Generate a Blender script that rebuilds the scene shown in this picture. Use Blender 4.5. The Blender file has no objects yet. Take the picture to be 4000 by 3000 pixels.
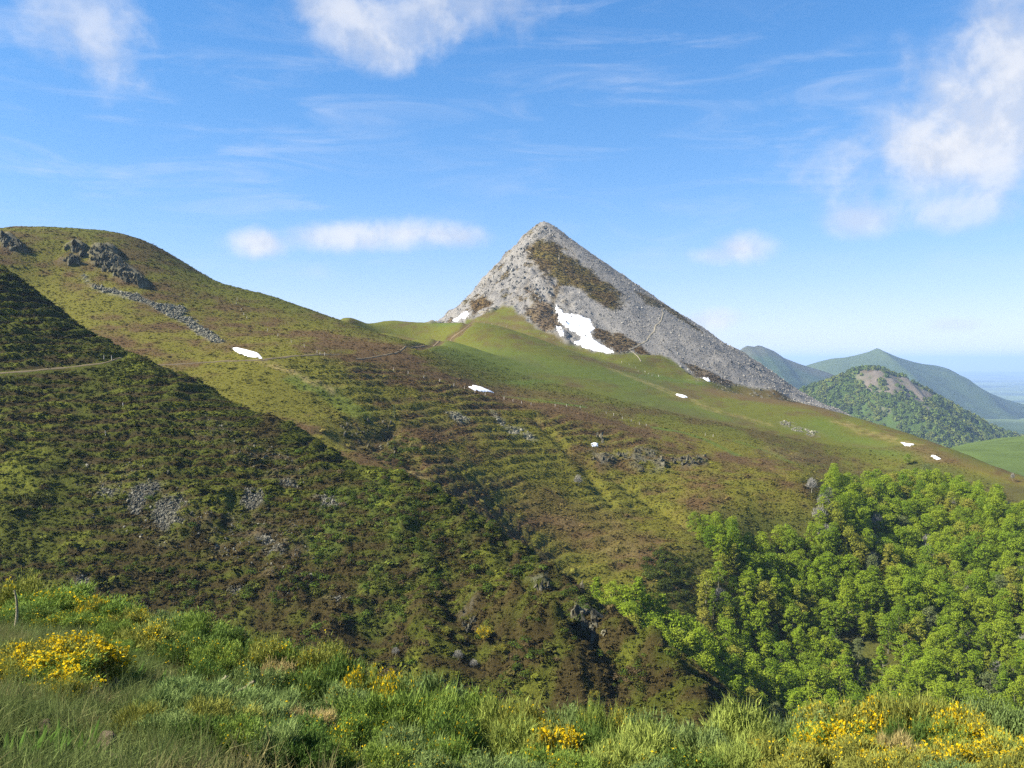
import bpy, math, random
import numpy as np
from mathutils import Vector, Matrix

random.seed(7)
RNG = np.random.default_rng(7)
sc = bpy.context.scene
COL = sc.collection
R = math.radians

# ---------------------------------------------------------------- camera, sky, sun, exposure
F = 3264.0                     # focal length in pixels of the 4000 x 3000 photograph
PITCH = R(1.55)                # tilted slightly down
CZ = 1.6                       # eye height; all heights are metres above the spot below the camera
cam_d = bpy.data.cameras.new('camera')
cam = bpy.data.objects.new('camera', cam_d)
COL.objects.link(cam)
cam.location = (0, 0, CZ)
cam.rotation_euler = (R(90) - PITCH, 0, 0)
cam_d.sensor_width = 36.0
cam_d.lens = F / 4000 * 36
cam_d.clip_start = 0.1
cam_d.clip_end = 200000
sc.camera = cam

SUN_EL, SUN_AZ = R(40), R(-101)      # azimuth from +Y (view direction) clockwise: from the left, a little behind
sun_dir = Vector((math.sin(SUN_AZ) * math.cos(SUN_EL), math.cos(SUN_AZ) * math.cos(SUN_EL), math.sin(SUN_EL)))
sun_d = bpy.data.lights.new('sun', 'SUN')
sun_d.energy = 5.0
sun_d.angle = R(0.5)
sun_d.color = (1.0, 0.93, 0.82)
sun = bpy.data.objects.new('sun', sun_d)
COL.objects.link(sun)
sun.rotation_euler = sun_dir.to_track_quat('Z', 'Y').to_euler()
sun.location = (-50, -30, 60)

sc.view_settings.view_transform = 'Standard'
sc.view_settings.look = 'None'
sc.view_settings.exposure = 1.6
sc.view_settings.gamma = 1.0
sc.view_settings.use_curve_mapping = False
sc.render.engine = 'CYCLES'
sc.cycles.use_denoising = False
sc.cycles.max_bounces = 4
sc.cycles.diffuse_bounces = 2
sc.cycles.transparent_max_bounces = 8
sc.cycles.volume_bounces = 0
sc.cycles.caustics_reflective = False
sc.cycles.caustics_refractive = False

world = bpy.data.worlds.new('World')
sc.world = world
world.use_nodes = True


class NT:
    """small helper to wire nodes"""
    def __init__(s, tree):
        s.t = tree; s.n = tree.nodes; s.l = tree.links

    def add(s, typ, **kw):
        n = s.n.new(typ)
        for k, v in kw.items():
            if k == 'ins':
                for i, val in v.items():
                    if isinstance(val, bpy.types.NodeSocket):
                        s.l.new(val, n.inputs[i])
                    else:
                        n.inputs[i].default_value = val
            else:
                setattr(n, k, v)
        return n

    def math(s, op, a, b=None, clamp=False):
        n = s.n.new('ShaderNodeMath'); n.operation = op; n.use_clamp = clamp
        for i, val in enumerate((a, b)):
            if val is None: continue
            if isinstance(val, bpy.types.NodeSocket): s.l.new(val, n.inputs[i])
            else: n.inputs[i].default_value = val
        return n.outputs[0]

    def mix(s, fac, a, b, mode='MIX'):
        n = s.n.new('ShaderNodeMix'); n.data_type = 'RGBA'; n.blend_type = mode
        for i, val in ((0, fac), (6, a), (7, b)):
            if isinstance(val, bpy.types.NodeSocket): s.l.new(val, n.inputs[i])
            else: n.inputs[i].default_value = val
        return n.outputs[2]

    def noise(s, vec, scale, detail=4, rough=0.55, distortion=0.0):
        n = s.n.new('ShaderNodeTexNoise')
        if vec is not None: s.l.new(vec, n.inputs['Vector'])
        n.inputs['Scale'].default_value = scale; n.inputs['Detail'].default_value = detail
        n.inputs['Roughness'].default_value = rough; n.inputs['Distortion'].default_value = distortion
        return n.outputs['Fac']

    def smooth(s, x, a, b, lo=0.0, hi=1.0):
        n = s.n.new('ShaderNodeMapRange'); n.interpolation_type = 'SMOOTHSTEP'
        s.l.new(x, n.inputs[0])
        for i, v in zip((1, 2, 3, 4), (a, b, lo, hi)): n.inputs[i].default_value = v
        return n.outputs[0]


def rgba(c): return (c[0], c[1], c[2], 1.0)


def build_world():
    t = NT(world.node_tree)
    t.n.clear()
    out = t.add('ShaderNodeOutputWorld')
    bg = t.add('ShaderNodeBackground')
    bg.inputs['Strength'].default_value = 0.057
    sky = t.add('ShaderNodeTexSky', sky_type='NISHITA', sun_disc=False, sun_elevation=SUN_EL,
                sun_rotation=SUN_AZ, altitude=1400.0, air_density=1.0, dust_density=0.0, ozone_density=3.0)
    hs = t.add('ShaderNodeHueSaturation')
    hs.inputs['Saturation'].default_value = 1.27
    hs.inputs['Value'].default_value = 1.25
    t.l.new(sky.outputs[0], hs.inputs['Color'])
    # the camera's shoulder: the brightest part of the sky near the horizon is held back
    one = t.add('ShaderNodeVectorMath', operation='MULTIPLY_ADD'); t.l.new(hs.outputs[0], one.inputs[0]); one.inputs[1].default_value = (.13, .125, .095); one.inputs[2].default_value = (1, 1, 1)
    dv = t.add('ShaderNodeVectorMath', operation='DIVIDE'); t.l.new(hs.outputs[0], dv.inputs[0]); t.l.new(one.outputs[0], dv.inputs[1])
    skyc = t.add('ShaderNodeVectorMath', operation='SCALE'); t.l.new(dv.outputs[0], skyc.inputs[0]); skyc.inputs['Scale'].default_value = 1.40
    tint = t.add('ShaderNodeVectorMath', operation='MULTIPLY'); t.l.new(skyc.outputs[0], tint.inputs[0]); tint.inputs[1].default_value = (.95, .94, 1.04)
    tc = t.add('ShaderNodeTexCoord')
    sep = t.add('ShaderNodeSeparateXYZ'); t.l.new(tc.outputs['Generated'], sep.inputs[0])
    az = t.math('ARCTAN2', sep.outputs[0], sep.outputs[1])
    el = t.math('ARCSINE', sep.outputs[2])
    comb = t.add('ShaderNodeCombineXYZ'); t.l.new(az, comb.inputs[0]); t.l.new(el, comb.inputs[1])
    ae = comb.outputs[0]
    # billow that ragges the cloud edges
    n1 = t.noise(ae, 7.0, 7, 0.58, 0.35)
    n2 = t.noise(ae, 22.0, 6, 0.6, 0.2)
    billow = t.math('ADD', t.math('MULTIPLY', t.math('SUBTRACT', n1, 0.5), 1.9),
                    t.math('MULTIPLY', t.math('SUBTRACT', n2, 0.5), 1.15))

    def blob(px, py, rx, ry, amp, edge):
        """a cumulus patch around a direction (azimuth, elevation, half widths in degrees)"""
        a0 = math.atan2((px - 2000) / F, 1.0)
        e0 = math.atan2((1412 - py) / F, math.hypot(1.0, (px - 2000) / F))
        dx = t.math('DIVIDE', t.math('SUBTRACT', az, a0), R(rx))
        dy = t.math('DIVIDE', t.math('SUBTRACT', el, e0), R(ry))
        r = t.math('SQRT', t.math('ADD', t.math('MULTIPLY', dx, dx), t.math('MULTIPLY', dy, dy)))
        v = t.math('SUBTRACT', t.math('ADD', 1.0, t.math('MULTIPLY', billow, edge)), r)
        n = t.smooth(v, 0.0, 0.9, 0.0, amp)
        return n
    blobs = [(1010, 955, 2.6, 1.35, .80, .75), (1300, 930, 4.2, 1.25, .72, .7), (1560, 915, 4.4, 1.5, .78, .7), (1800, 925, 3.2, 1.2, .66, .8),
             (2890, 970, 2.9, 1.5, .78, .7), (2790, 1000, 2.8, .9, .4, .8),
             (1350, 120, 4.2, 2.8, .46, 1.0), (1600, 110, 4.6, 3.2, .46, 1.0), (1850, 40, 6.0, 2.4, .44, 1.0), (1480, 230, 3.4, 1.6, .3, .8), (1260, 20, 4, 2, .4, .8),
             (330, 60, 4.6, 4.6, .45, 1.0), (420, 230, 3.0, 3.2, .3, 1.2),
             (3950, 380, 7.5, 5.5, .58, .8), (3800, 600, 11.0, 4.2, .62, .7), (3560, 520, 5.6, 3.6, .42, .9), (3990, 100, 4.0, 5, .58, .9),
             (3640, 610, 5.2, 2.4, .5, .7), (3360, 860, 3.6, 1.7, .6, .6), (3740, 840, 4.0, 1.4, .46, .7),
             (2790, 1240, 3.0, .8, .55, .9), (2750, 1270, 2.6, .7, .5, .9), (3720, 1270, 2.4, .6, .42, .8), (2960, 1320, 3.0, .5, .22, .9)]
    keep = 1.0
    for b in blobs:
        v = blob(*b)
        inv = t.math('SUBTRACT', 1.0, v)
        keep = inv if keep == 1.0 else t.math('MULTIPLY', keep, inv)
    dens = t.math('SUBTRACT', 1.0, keep)
    # the same kind of scattered cumulus over the rest of the sky
    outside = t.smooth(t.math('ABSOLUTE', az), 0.62, 0.95)
    high = t.smooth(el, 0.46, 0.62)
    els = t.math('MAXIMUM', outside, high)
    general = t.math('MULTIPLY', t.math('MULTIPLY', els, t.smooth(el, 0.02, 0.12)), t.smooth(t.noise(tc.outputs['Generated'], 2.6, 8, 0.6, .3), 0.54, 0.72, 0, .7))
    dens = t.math('MAXIMUM', dens, general)
    # thin streaked cirrus
    mp = t.add('ShaderNodeMapping', ins={0: ae}); mp.inputs['Rotation'].default_value = (0, 0, R(-8)); mp.inputs['Scale'].default_value = (2.2, 13.0, 1)
    c1 = t.noise(mp.outputs[0], 2.2, 8, 0.62, 0.9)
    c2 = t.noise(ae, 3.1, 3, 0.5)
    cir = t.math('MULTIPLY', t.smooth(c1, 0.44, 0.82, 0, 0.42), t.smooth(c2, 0.34, 0.62, 0.25, 1.0))
    cir = t.math('MULTIPLY', cir, t.smooth(el, 0.03, 0.2, .2, 1.0))
    # cloud colour: sunlit tops and shaded bodies are painted in from offset noise
    off = t.add('ShaderNodeVectorMath', operation='ADD'); t.l.new(ae, off.inputs[0]); off.inputs[1].default_value = (-.022, .030, 0)
    n1u = t.noise(off.outputs[0], 7.0, 7, 0.58, 0.35); n2u = t.noise(off.outputs[0], 22.0, 6, 0.6, 0.2)
    lit = t.math('ADD', t.math('SUBTRACT', n1, n1u), t.math('MULTIPLY', t.math('SUBTRACT', n2, n2u), .6))
    shade = t.smooth(lit, -.10, .13)
    ccol = t.mix(shade, rgba((4.3, 4.5, 5.0)), rgba((5.4, 5.42, 5.6)))
    col = t.mix(cir, tint.outputs[0], rgba((4.6, 5.0, 5.9)))
    col = t.mix(dens, col, ccol)
    t.l.new(col, bg.inputs['Color'])
    t.l.new(bg.outputs[0], out.inputs['Surface'])


build_world()

# ---------------------------------------------------------------- helpers
def ray(px, py):
    cp, sp = math.cos(PITCH), math.sin(PITCH)
    u, v = (px - 2000) / F, (1500 - py) / F
    return np.array((u, cp + v * sp, -sp + v * cp))


def at(px, py, D):
    """the point D metres ahead of the camera (along +Y) in the direction of a photo pixel"""
    d = ray(px, py)
    return np.array((0, 0, CZ)) + d * (D / d[1])


_ga = np.random.default_rng(12345).uniform(0, 2 * math.pi, (512, 512))
_GX, _GY = np.cos(_ga).astype(np.float32), np.sin(_ga).astype(np.float32)


def vnoise(x, y, seed=0):
    """gradient noise, about -1..1"""
    x, y = np.asarray(x, float), np.asarray(y, float)
    xi, yi = np.floor(x), np.floor(y)
    fx, fy = (x - xi).astype(np.float32), (y - yi).astype(np.float32)
    ix = (xi.astype(np.int32) + seed * 37) & 511; iy = (yi.astype(np.int32) + seed * 101) & 511
    jx, jy = (ix + 1) & 511, (iy + 1) & 511
    u, v = fx * fx * fx * (fx * (fx * 6 - 15) + 10), fy * fy * fy * (fy * (fy * 6 - 15) + 10)
    a = _GX[iy, ix] * fx + _GY[iy, ix] * fy
    b = _GX[iy, jx] * (fx - 1) + _GY[iy, jx] * fy
    c = _GX[jy, ix] * fx + _GY[jy, ix] * (fy - 1)
    d = _GX[jy, jx] * (fx - 1) + _GY[jy, jx] * (fy - 1)
    a = a + (b - a) * u
    c = c + (d - c) * u
    return 1.5 * (a + (c - a) * v)


def fbm(x, y, octv=4, seed=0, gain=0.5):
    a, s, tot = 1.0, 0.0, 0.0
    for k in range(octv):
        s = s + a * vnoise(x * 2 ** k + 17.3 * k, y * 2 ** k - 9.1 * k, seed + k)
        tot += a; a *= gain
    return s / tot


def sstep(x, a, b):
    t = np.clip((x - a) / (b - a), 0, 1)
    return t * t * (3 - 2 * t)


class TPS:
    def __init__(s, pts, smooth=0.0, scale=100.0):
        P = np.array(pts, float); s.sc = scale
        s.xy = P[:, :2] / scale; n = len(P)
        s.c = s.xy.mean(0)
        d2 = ((s.xy[:, None] - s.xy[None]) ** 2).sum(-1)
        K = 0.5 * d2 * np.log(d2 + 1e-12) + np.eye(n) * smooth
        Q = np.c_[np.ones(n), s.xy - s.c]
        A = np.block([[K, Q], [Q.T, np.zeros((3, 3))]])
        s.w = np.linalg.solve(A, np.r_[P[:, 2], 0, 0, 0])

    def __call__(s, x, y):
        sh = np.shape(x)
        q = np.c_[np.ravel(x), np.ravel(y)] / s.sc
        out = np.empty(len(q))
        for i in range(0, len(q), 20000):
            b = q[i:i + 20000]
            d2 = (b ** 2).sum(1)[:, None] + (s.xy ** 2).sum(1)[None] - 2 * b @ s.xy.T
            d2 = np.maximum(d2, 1e-12)
            out[i:i + 20000] = (0.5 * d2 * np.log(d2)) @ s.w[:-3] + s.w[-3] + (b - s.c) @ s.w[-2:]
        return out.reshape(sh)


class Grid:
    """a height field on a regular grid"""
    def __init__(s, x0, x1, y0, y1, step):
        s.x0, s.y0, s.h = x0, y0, step
        s.nx, s.ny = int(round((x1 - x0) / step)) + 1, int(round((y1 - y0) / step)) + 1
        s.X, s.Y = np.meshgrid(x0 + np.arange(s.nx) * step, y0 + np.arange(s.ny) * step)
        s.Z = None

    def height(s, x, y, Z=None):
        Z = s.Z if Z is None else Z
        x, y = np.asarray(x, float), np.asarray(y, float)
        u, v = (x - s.x0) / s.h, (y - s.y0) / s.h
        ok = (u >= 0) & (v >= 0) & (u <= s.nx - 1.001) & (v <= s.ny - 1.001)
        u, v = np.clip(u, 0, s.nx - 1.001), np.clip(v, 0, s.ny - 1.001)
        i, j = u.astype(int), v.astype(int)
        fu, fv = u - i, v - j
        z = (Z[j, i] * (1 - fu) + Z[j, i + 1] * fu) * (1 - fv) + (Z[j + 1, i] * (1 - fu) + Z[j + 1, i + 1] * fu) * fv
        return np.where(ok, z, -1e9)


def raycast(px, py, grids, tmin=2.0, tmax=1400.0, n=3000):
    """where the sight line of a photo pixel first meets the land"""
    d = ray(px, py); d = d / d[1]
    t = tmin * (tmax / tmin) ** np.linspace(0, 1, n)
    x, y, z = d[0] * t, t, CZ + d[2] * t
    h = np.max([g.height(x, y) for g in grids], axis=0)
    below = np.nonzero(z < h)[0]
    if len(below) == 0: return None
    k = below[0]
    if k == 0: return np.array((x[0], y[0], h[0]))
    a, b = t[k - 1], t[k]
    for _ in range(25):
        m = 0.5 * (a + b)
        hm = max(float(g.height(d[0] * m, m)) for g in grids)
        if CZ + d[2] * m < hm: b = m
        else: a = m
    return np.array((d[0] * b, b, CZ + d[2] * b))


def poly_sd(poly, X, Y):
    """signed distance to a polygon in plan, positive inside"""
    P = np.array(poly)[:, :2]; Q = np.roll(P, -1, 0)
    best = np.full(np.shape(X), 1e18); inside = np.zeros(np.shape(X), bool)
    for (ax, ay), (bx, by) in zip(P, Q):
        ex, ey = bx - ax, by - ay
        L = ex * ex + ey * ey + 1e-12
        tt = np.clip(((X - ax) * ex + (Y - ay) * ey) / L, 0, 1)
        best = np.minimum(best, (X - ax - tt * ex) ** 2 + (Y - ay - tt * ey) ** 2)
        c = (ay > Y) != (by > Y)
        with np.errstate(divide='ignore', invalid='ignore'):
            inside ^= c & (X < ex * (Y - ay) / (ey if abs(ey) > 1e-12 else 1e-12) + ax)
    return np.where(inside, 1, -1) * np.sqrt(best)


def line_d(line, X, Y):
    P = np.array(line)[:, :2]; best = np.full(np.shape(X), 1e18)
    for (ax, ay), (bx, by) in zip(P[:-1], P[1:]):
        ex, ey = bx - ax, by - ay
        tt = np.clip(((X - ax) * ex + (Y - ay) * ey) / (ex * ex + ey * ey + 1e-12), 0, 1)
        best = np.minimum(best, (X - ax - tt * ex) ** 2 + (Y - ay - tt * ey) ** 2)
    return np.sqrt(best)


def mesh_from(name, verts, faces, smooth=False):
    """numpy verts (n,3) and faces (m,3) or (m,4) or a list of such arrays -> mesh"""
    me = bpy.data.meshes.new(name)
    verts = np.asarray(verts, np.float32)
    if not isinstance(faces, (list, tuple)): faces = [faces]
    faces = [np.asarray(f, np.int32) for f in faces if len(f)]
    me.vertices.add(len(verts)); me.vertices.foreach_set('co', verts.ravel())
    nl = sum(f.size for f in faces); nf = sum(len(f) for f in faces)
    if nl:
        me.loops.add(nl); me.loops.foreach_set('vertex_index', np.concatenate([f.ravel() for f in faces]))
        tot = np.concatenate([np.full(len(f), f.shape[1], np.int32) for f in faces])
        me.polygons.add(nf)
        me.polygons.foreach_set('loop_start', np.r_[0, np.cumsum(tot)[:-1]].astype(np.int32))
        me.polygons.foreach_set('loop_total', tot)
        me.polygons.foreach_set('use_smooth', np.full(nf, smooth))
    me.update(calc_edges=True)
    return me


ALB = np.array((.70, .69, .52))  # one scale for all surface colours, to suit the exposure and white balance


def set_color(me, rgb, name='albedo'):
    a = me.attributes.new(name, 'FLOAT_COLOR', 'POINT')
    c = np.ones((len(me.vertices), 4), np.float32); c[:, :3] = rgb; c[:, :3] *= ALB
    a.data.foreach_set('color', c.ravel())


def obj(name, me, parent=None, mat=None, label=None, cat=None, group=None, kind=None, loc=None):
    o = bpy.data.objects.new(name, me)
    COL.objects.link(o)
    if mat is not None:
        if len(me.materials) == 0: me.materials.append(mat)
        else: me.materials[0] = mat
    if parent is not None: o.parent = parent
    if loc is not None: o.location = loc
    tag(o, label, cat, group, kind)
    return o


def tag(o, label=None, cat=None, group=None, kind=None):
    if label: o['label'] = label
    if cat: o['category'] = cat
    if group: o['group'] = group
    if kind: o['kind'] = kind
    return o


def empty(name, loc, label=None, cat=None, group=None, rz=0.0, kind=None):
    o = bpy.data.objects.new(name, None)
    COL.objects.link(o)
    o.location = loc; o.rotation_euler = (0, 0, rz); o.empty_display_size = 0.3
    return tag(o, label, cat, group, kind)


def grid_faces(nx, ny):
    i, j = np.meshgrid(np.arange(nx - 1), np.arange(ny - 1))
    a = (j * nx + i).ravel()
    return np.c_[a, a + 1, a + nx + 1, a + nx]


def sheet(name, g, mask=None, color=None, mat=None, **kw):
    """the faces of a height field where mask is true, as one mesh object"""
    V = np.c_[g.X.ravel(), g.Y.ravel(), g.Z.ravel()]
    Fc = grid_faces(g.nx, g.ny)
    if mask is not None:
        Fc = Fc[mask.ravel()]
    used = np.unique(Fc); idx = np.full(len(V), -1); idx[used] = np.arange(len(used))
    me = mesh_from(name, V[used], idx[Fc], smooth=True)
    if color is not None: set_color(me, color.reshape(-1, 3)[used])
    return obj(name, me, mat=mat, kind='structure', **kw)


# ---- instanced scatter for what nobody could count
def scatter(name, pts, rot, scl, protos, color=None, variant=None, **kw):
    me = mesh_from(name, pts, [])
    n = len(pts)
    a = me.attributes.new('rot', 'FLOAT_VECTOR', 'POINT'); a.data.foreach_set('vector', np.asarray(rot, np.float32).ravel())
    a = me.attributes.new('scl', 'FLOAT_VECTOR', 'POINT'); a.data.foreach_set('vector', np.asarray(scl, np.float32).ravel())
    a = me.attributes.new('var', 'INT', 'POINT')
    a.data.foreach_set('value', (RNG.integers(0, len(protos), n) if variant is None else variant).astype(np.int32))
    set_color(me, np.full((n, 3), 0.5) if color is None else color, 'tint')
    o = obj(name, me, kind='stuff', **kw)
    pc = bpy.data.collections.new(name + '_kinds')
    for k, (pm, mt) in enumerate(protos):
        po = bpy.data.objects.new('%s_kind_%02d' % (name, k), pm)
        if len(pm.materials) == 0: pm.materials.append(mt)
        pc.objects.link(po)
    ng = bpy.data.node_groups.new(name + '_scatter', 'GeometryNodeTree')
    ng.interface.new_socket('Geometry', in_out='INPUT', socket_type='NodeSocketGeometry')
    ng.interface.new_socket('Geometry', in_out='OUTPUT', socket_type='NodeSocketGeometry')
    N, L = ng.nodes, ng.links
    gi, go = N.new('NodeGroupInput'), N.new('NodeGroupOutput')
    ci = N.new('GeometryNodeCollectionInfo'); ci.inputs['Collection'].default_value = pc
    ci.inputs['Separate Children'].default_value = True; ci.inputs['Reset Children'].default_value = True
    ip = N.new('GeometryNodeInstanceOnPoints'); ip.inputs['Pick Instance'].default_value = True
    def attr(nm, typ):
        q = N.new('GeometryNodeInputNamedAttribute'); q.data_type = typ; q.inputs['Name'].default_value = nm
        return q.outputs['Attribute']
    er = N.new('FunctionNodeEulerToRotation')
    L.new(attr('rot', 'FLOAT_VECTOR'), er.inputs[0])
    L.new(gi.outputs[0], ip.inputs['Points']); L.new(ci.outputs[0], ip.inputs['Instance'])
    L.new(attr('var', 'INT'), ip.inputs['Instance Index'])
    L.new(er.outputs[0], ip.inputs['Rotation']); L.new(attr('scl', 'FLOAT_VECTOR'), ip.inputs['Scale'])
    L.new(ip.outputs[0], go.inputs[0])
    o.modifiers.new('scatter', 'NODES').node_group = ng
    return o


# ---------------------------------------------------------------- materials
def new_mat(name):
    m = bpy.data.materials.new(name); m.use_nodes = True
    t = NT(m.node_tree); b = t.n.get('Principled BSDF')
    b.inputs['Roughness'].default_value = 0.9
    b.inputs['Specular IOR Level'].default_value = 0.06
    return m, t, b


def terrain_mat(name, scale, amount, bump, bump_scale):
    """vertex albedo broken up by fine procedural noise, with fine relief"""
    m, t, b = new_mat(name)
    at_ = t.add('ShaderNodeAttribute', attribute_name='albedo')
    geo = t.add('ShaderNodeNewGeometry')
    n = t.noise(geo.outputs['Position'], scale, 5, 0.65)
    n2 = t.noise(geo.outputs['Position'], scale * 4.3, 3, 0.6)
    f = t.math('ADD', t.math('MULTIPLY', t.math('SUBTRACT', n, .5), amount * 2), t.math('MULTIPLY', t.math('SUBTRACT', n2, .5), amount * 1.4))
    f = t.math('ADD', 1.0, f)
    vm = t.add('ShaderNodeVectorMath', operation='SCALE')
    t.l.new(at_.outputs['Color'], vm.inputs[0]); t.l.new(f, vm.inputs['Scale'])
    t.l.new(vm.outputs[0], b.inputs['Base Color'])
    nb = t.noise(geo.outputs['Position'], bump_scale, 6, 0.7)
    bp = t.add('ShaderNodeBump'); bp.inputs['Distance'].default_value = bump; bp.inputs['Strength'].default_value = 1.0
    t.l.new(nb, bp.inputs['Height']); t.l.new(bp.outputs[0], b.inputs['Normal'])
    return m


def leaf_mat(name, c1, c2, trans=0.3, noise_scale=0.0, spread=0.25, tint=False):
    """leaves: diffuse with some light through, hue differing from plant to plant"""
    m, t, b = new_mat(name)
    oi = t.add('ShaderNodeObjectInfo')
    c1, c2 = (tuple(float(k_) for k_ in ALB * np.array(c)) for c in (c1, c2))
    col = t.mix(oi.outputs['Random'], rgba(c1), rgba(c2))
    if tint:
        a = t.add('ShaderNodeAttribute', attribute_type='INSTANCER', attribute_name='tint')
        k = t.smooth(oi.outputs['Random'], 0, 1, 1 - spread, 1 + spread)
        vm = t.add('ShaderNodeVectorMath', operation='SCALE'); t.l.new(a.outputs['Color'], vm.inputs[0]); t.l.new(k, vm.inputs['Scale'])
        col = vm.outputs[0]
    if noise_scale:
        geo = t.add('ShaderNodeNewGeometry')
        n = t.noise(geo.outputs['Position'], noise_scale, 3, 0.6)
        k = t.smooth(n, 0.25, 0.75, 1 - spread, 1 + spread)
        vm = t.add('ShaderNodeVectorMath', operation='SCALE'); t.l.new(col, vm.inputs[0]); t.l.new(k, vm.inputs['Scale'])
        col = vm.outputs[0]
    t.l.new(col, b.inputs['Base Color'])
    if trans > 0:
        tr = t.add('ShaderNodeBsdfTranslucent'); t.l.new(col, tr.inputs['Color'])
        mx = t.add('ShaderNodeMixShader'); mx.inputs[0].default_value = trans
        t.l.new(b.outputs[0], mx.inputs[1]); t.l.new(tr.outputs[0], mx.inputs[2])
        t.l.new(mx.outputs[0], t.n.get('Material Output').inputs['Surface'])
    return m

# ---------------------------------------------------------------- the land
OLIVE, BROWN = np.array((.164, .156, .030)), np.array((.128, .083, .046))
DARKGREEN, GREEN = np.array((.085, .095, .022)), np.array((.095, .150, .032))
TAN, SCREE, ROCK = np.array((.33, .26, .14)), np.array((.250, .240, .285)), np.array((.17, .16, .14))
EARTH = np.array((.10, .065, .045))


def c1(pts): return [(x / 2.212, 800 + y / 2.212) for x, y in pts]            # points read off enlarged crops
def c2(pts): return [(800 + x / 2.212, 1100 + y / 2.212) for x, y in pts]
def c3(pts): return [(1600 + x / 2.212, 800 + y / 2.212) for x, y in pts]
def c4(pts): return [(2400 + x / 2.212, 1100 + y / 2.212) for x, y in pts]
def c5(pts): return [(2800 + x / 1.8433, 1250 + y / 1.8433) for x, y in pts]
def c7(pts): return [(1200 + x / 1.58, 1500 + y / 1.58) for x, y in pts]
def c8(pts): return [(x / 1.58, 1350 + y / 1.58) for x, y in pts]


def A(px, py, D, dz=0.0):
    p = at(px, py, D); return (p[0], p[1], p[2] + dz)


# -- hillside: rounded hill at the left, saddle, apron of the peak, ridge with the fence, wooded valley side
hill_crest = [(-500, 1000, 395), (-250, 940, 410), (0, 900, 430), (200, 887, 440), (400, 900, 450), (560, 940, 455), (700, 1020, 455), (800, 1080, 452),
              (1000, 1145, 448), (1200, 1215, 440), (1340, 1262, 432), (1480, 1322, 420), (1600, 1354, 408)]
H = [A(*p) for p in hill_crest]
for p in hill_crest[:-2]:
    q = A(*p); H += [(q[0] + 4, q[1] + 18, q[2] - (4 if 500 < p[0] < 900 else 1.5)), (q[0] + 10, q[1] + 45, q[2] - (9 if p[0] < 500 else 17)), (q[0] + 20, q[1] + 130, q[2] - 45)]
H += [A(*p) for p in [
    (-300, 1390, 322), (100, 1392, 322), (560, 1394, 328), (800, 1396, 335), (1000, 1388, 340), (1200, 1382, 352), (1400, 1386, 374),
    (100, 1130, 388), (500, 1130, 398), (800, 1230, 398), (1100, 1290, 398),
    (200, 1500, 300), (600, 1500, 305), (1000, 1545, 303), (1200, 1610, 300), (1350, 1600, 310), (1450, 1700, 288), (1605, 1822, 270), (1833, 2045, 249), (1985, 2160, 240),
    (1350, 1270, 590), (1430, 1264, 612), (1500, 1261, 640), (1600, 1272, 650), (1680, 1284, 690), (1500, 1318, 530), (1640, 1338, 460), (1720, 1325, 500), (1800, 1290, 590),
    (1900, 1290, 650), (2100, 1330, 655), (2300, 1395, 640), (2500, 1445, 632), (2000, 1400, 530), (2200, 1450, 520), (2000, 1475, 455), (2300, 1550, 455),
    (2600, 1560, 520), (2700, 1515, 600), (2800, 1650, 470), (3000, 1560, 625), (3000, 1720, 440), (3180, 1588, 600), (3400, 1650, 555), (3400, 1750, 470),
    (3600, 1712, 510), (3600, 1800, 435), (3800, 1786, 465), (4000, 1862, 420), (4300, 1970, 380),
    (1750, 1450, 398), (1900, 1530, 391), (2100, 1585, 389), (2250, 1622, 387), (2470, 1692, 383), (2800, 1790, 373), (3000, 1832, 366), (3150, 1860, 360),
    (1950, 1545, 405), (2470, 1672, 402),
    (3190, 2015, 332), (1700, 1600, 345), (2000, 1750, 338), (2400, 1850, 346), (1800, 1850, 290), (2000, 2000, 292), (2300, 2050, 302), (2600, 2000, 326),
    (2800, 2130, 302), (2900, 2000, 328), (2200, 2250, 264), (2500, 2350, 264), (2700, 2400, 268), (2350, 2420, 245),
    (3500, 1920, 408), (3500, 2220, 337), (3500, 2480, 292), (3500, 2750, 262), (4000, 2120, 342), (4000, 2430, 302), (4300, 2650, 280), (3000, 2230, 316),
    (3000, 2530, 276), (2800, 2640, 256), (3000, 2800, 240)]]
for p in [(1350, 1286, 590), (1500, 1272, 640), (1680, 1288, 690)]:
    q = A(*p); H += [(q[0], q[1] + 60, q[2] - 14), (q[0] - 20, q[1] + 200, q[2] - 75)]
for p in [(3180, 1588, 600), (3400, 1650, 555), (3600, 1712, 510), (3800, 1786, 465), (4000, 1862, 420), (4300, 1970, 380)]:
    q = A(*p); H += [(q[0] + 20, q[1] + 40, q[2] - 11), (q[0] + 60, q[1] + 120, q[2] - 55)]
H += [(0, 1000, -40), (-300, 1000, -60), (300, 1000, -90), (440, 800, -110), (100, 215, -110), (250, 225, -118)]
gh = Grid(-380, 440, 215, 1015, 1.6)
base = TPS(H, smooth=0.002)(gh.X, gh.Y)

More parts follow.
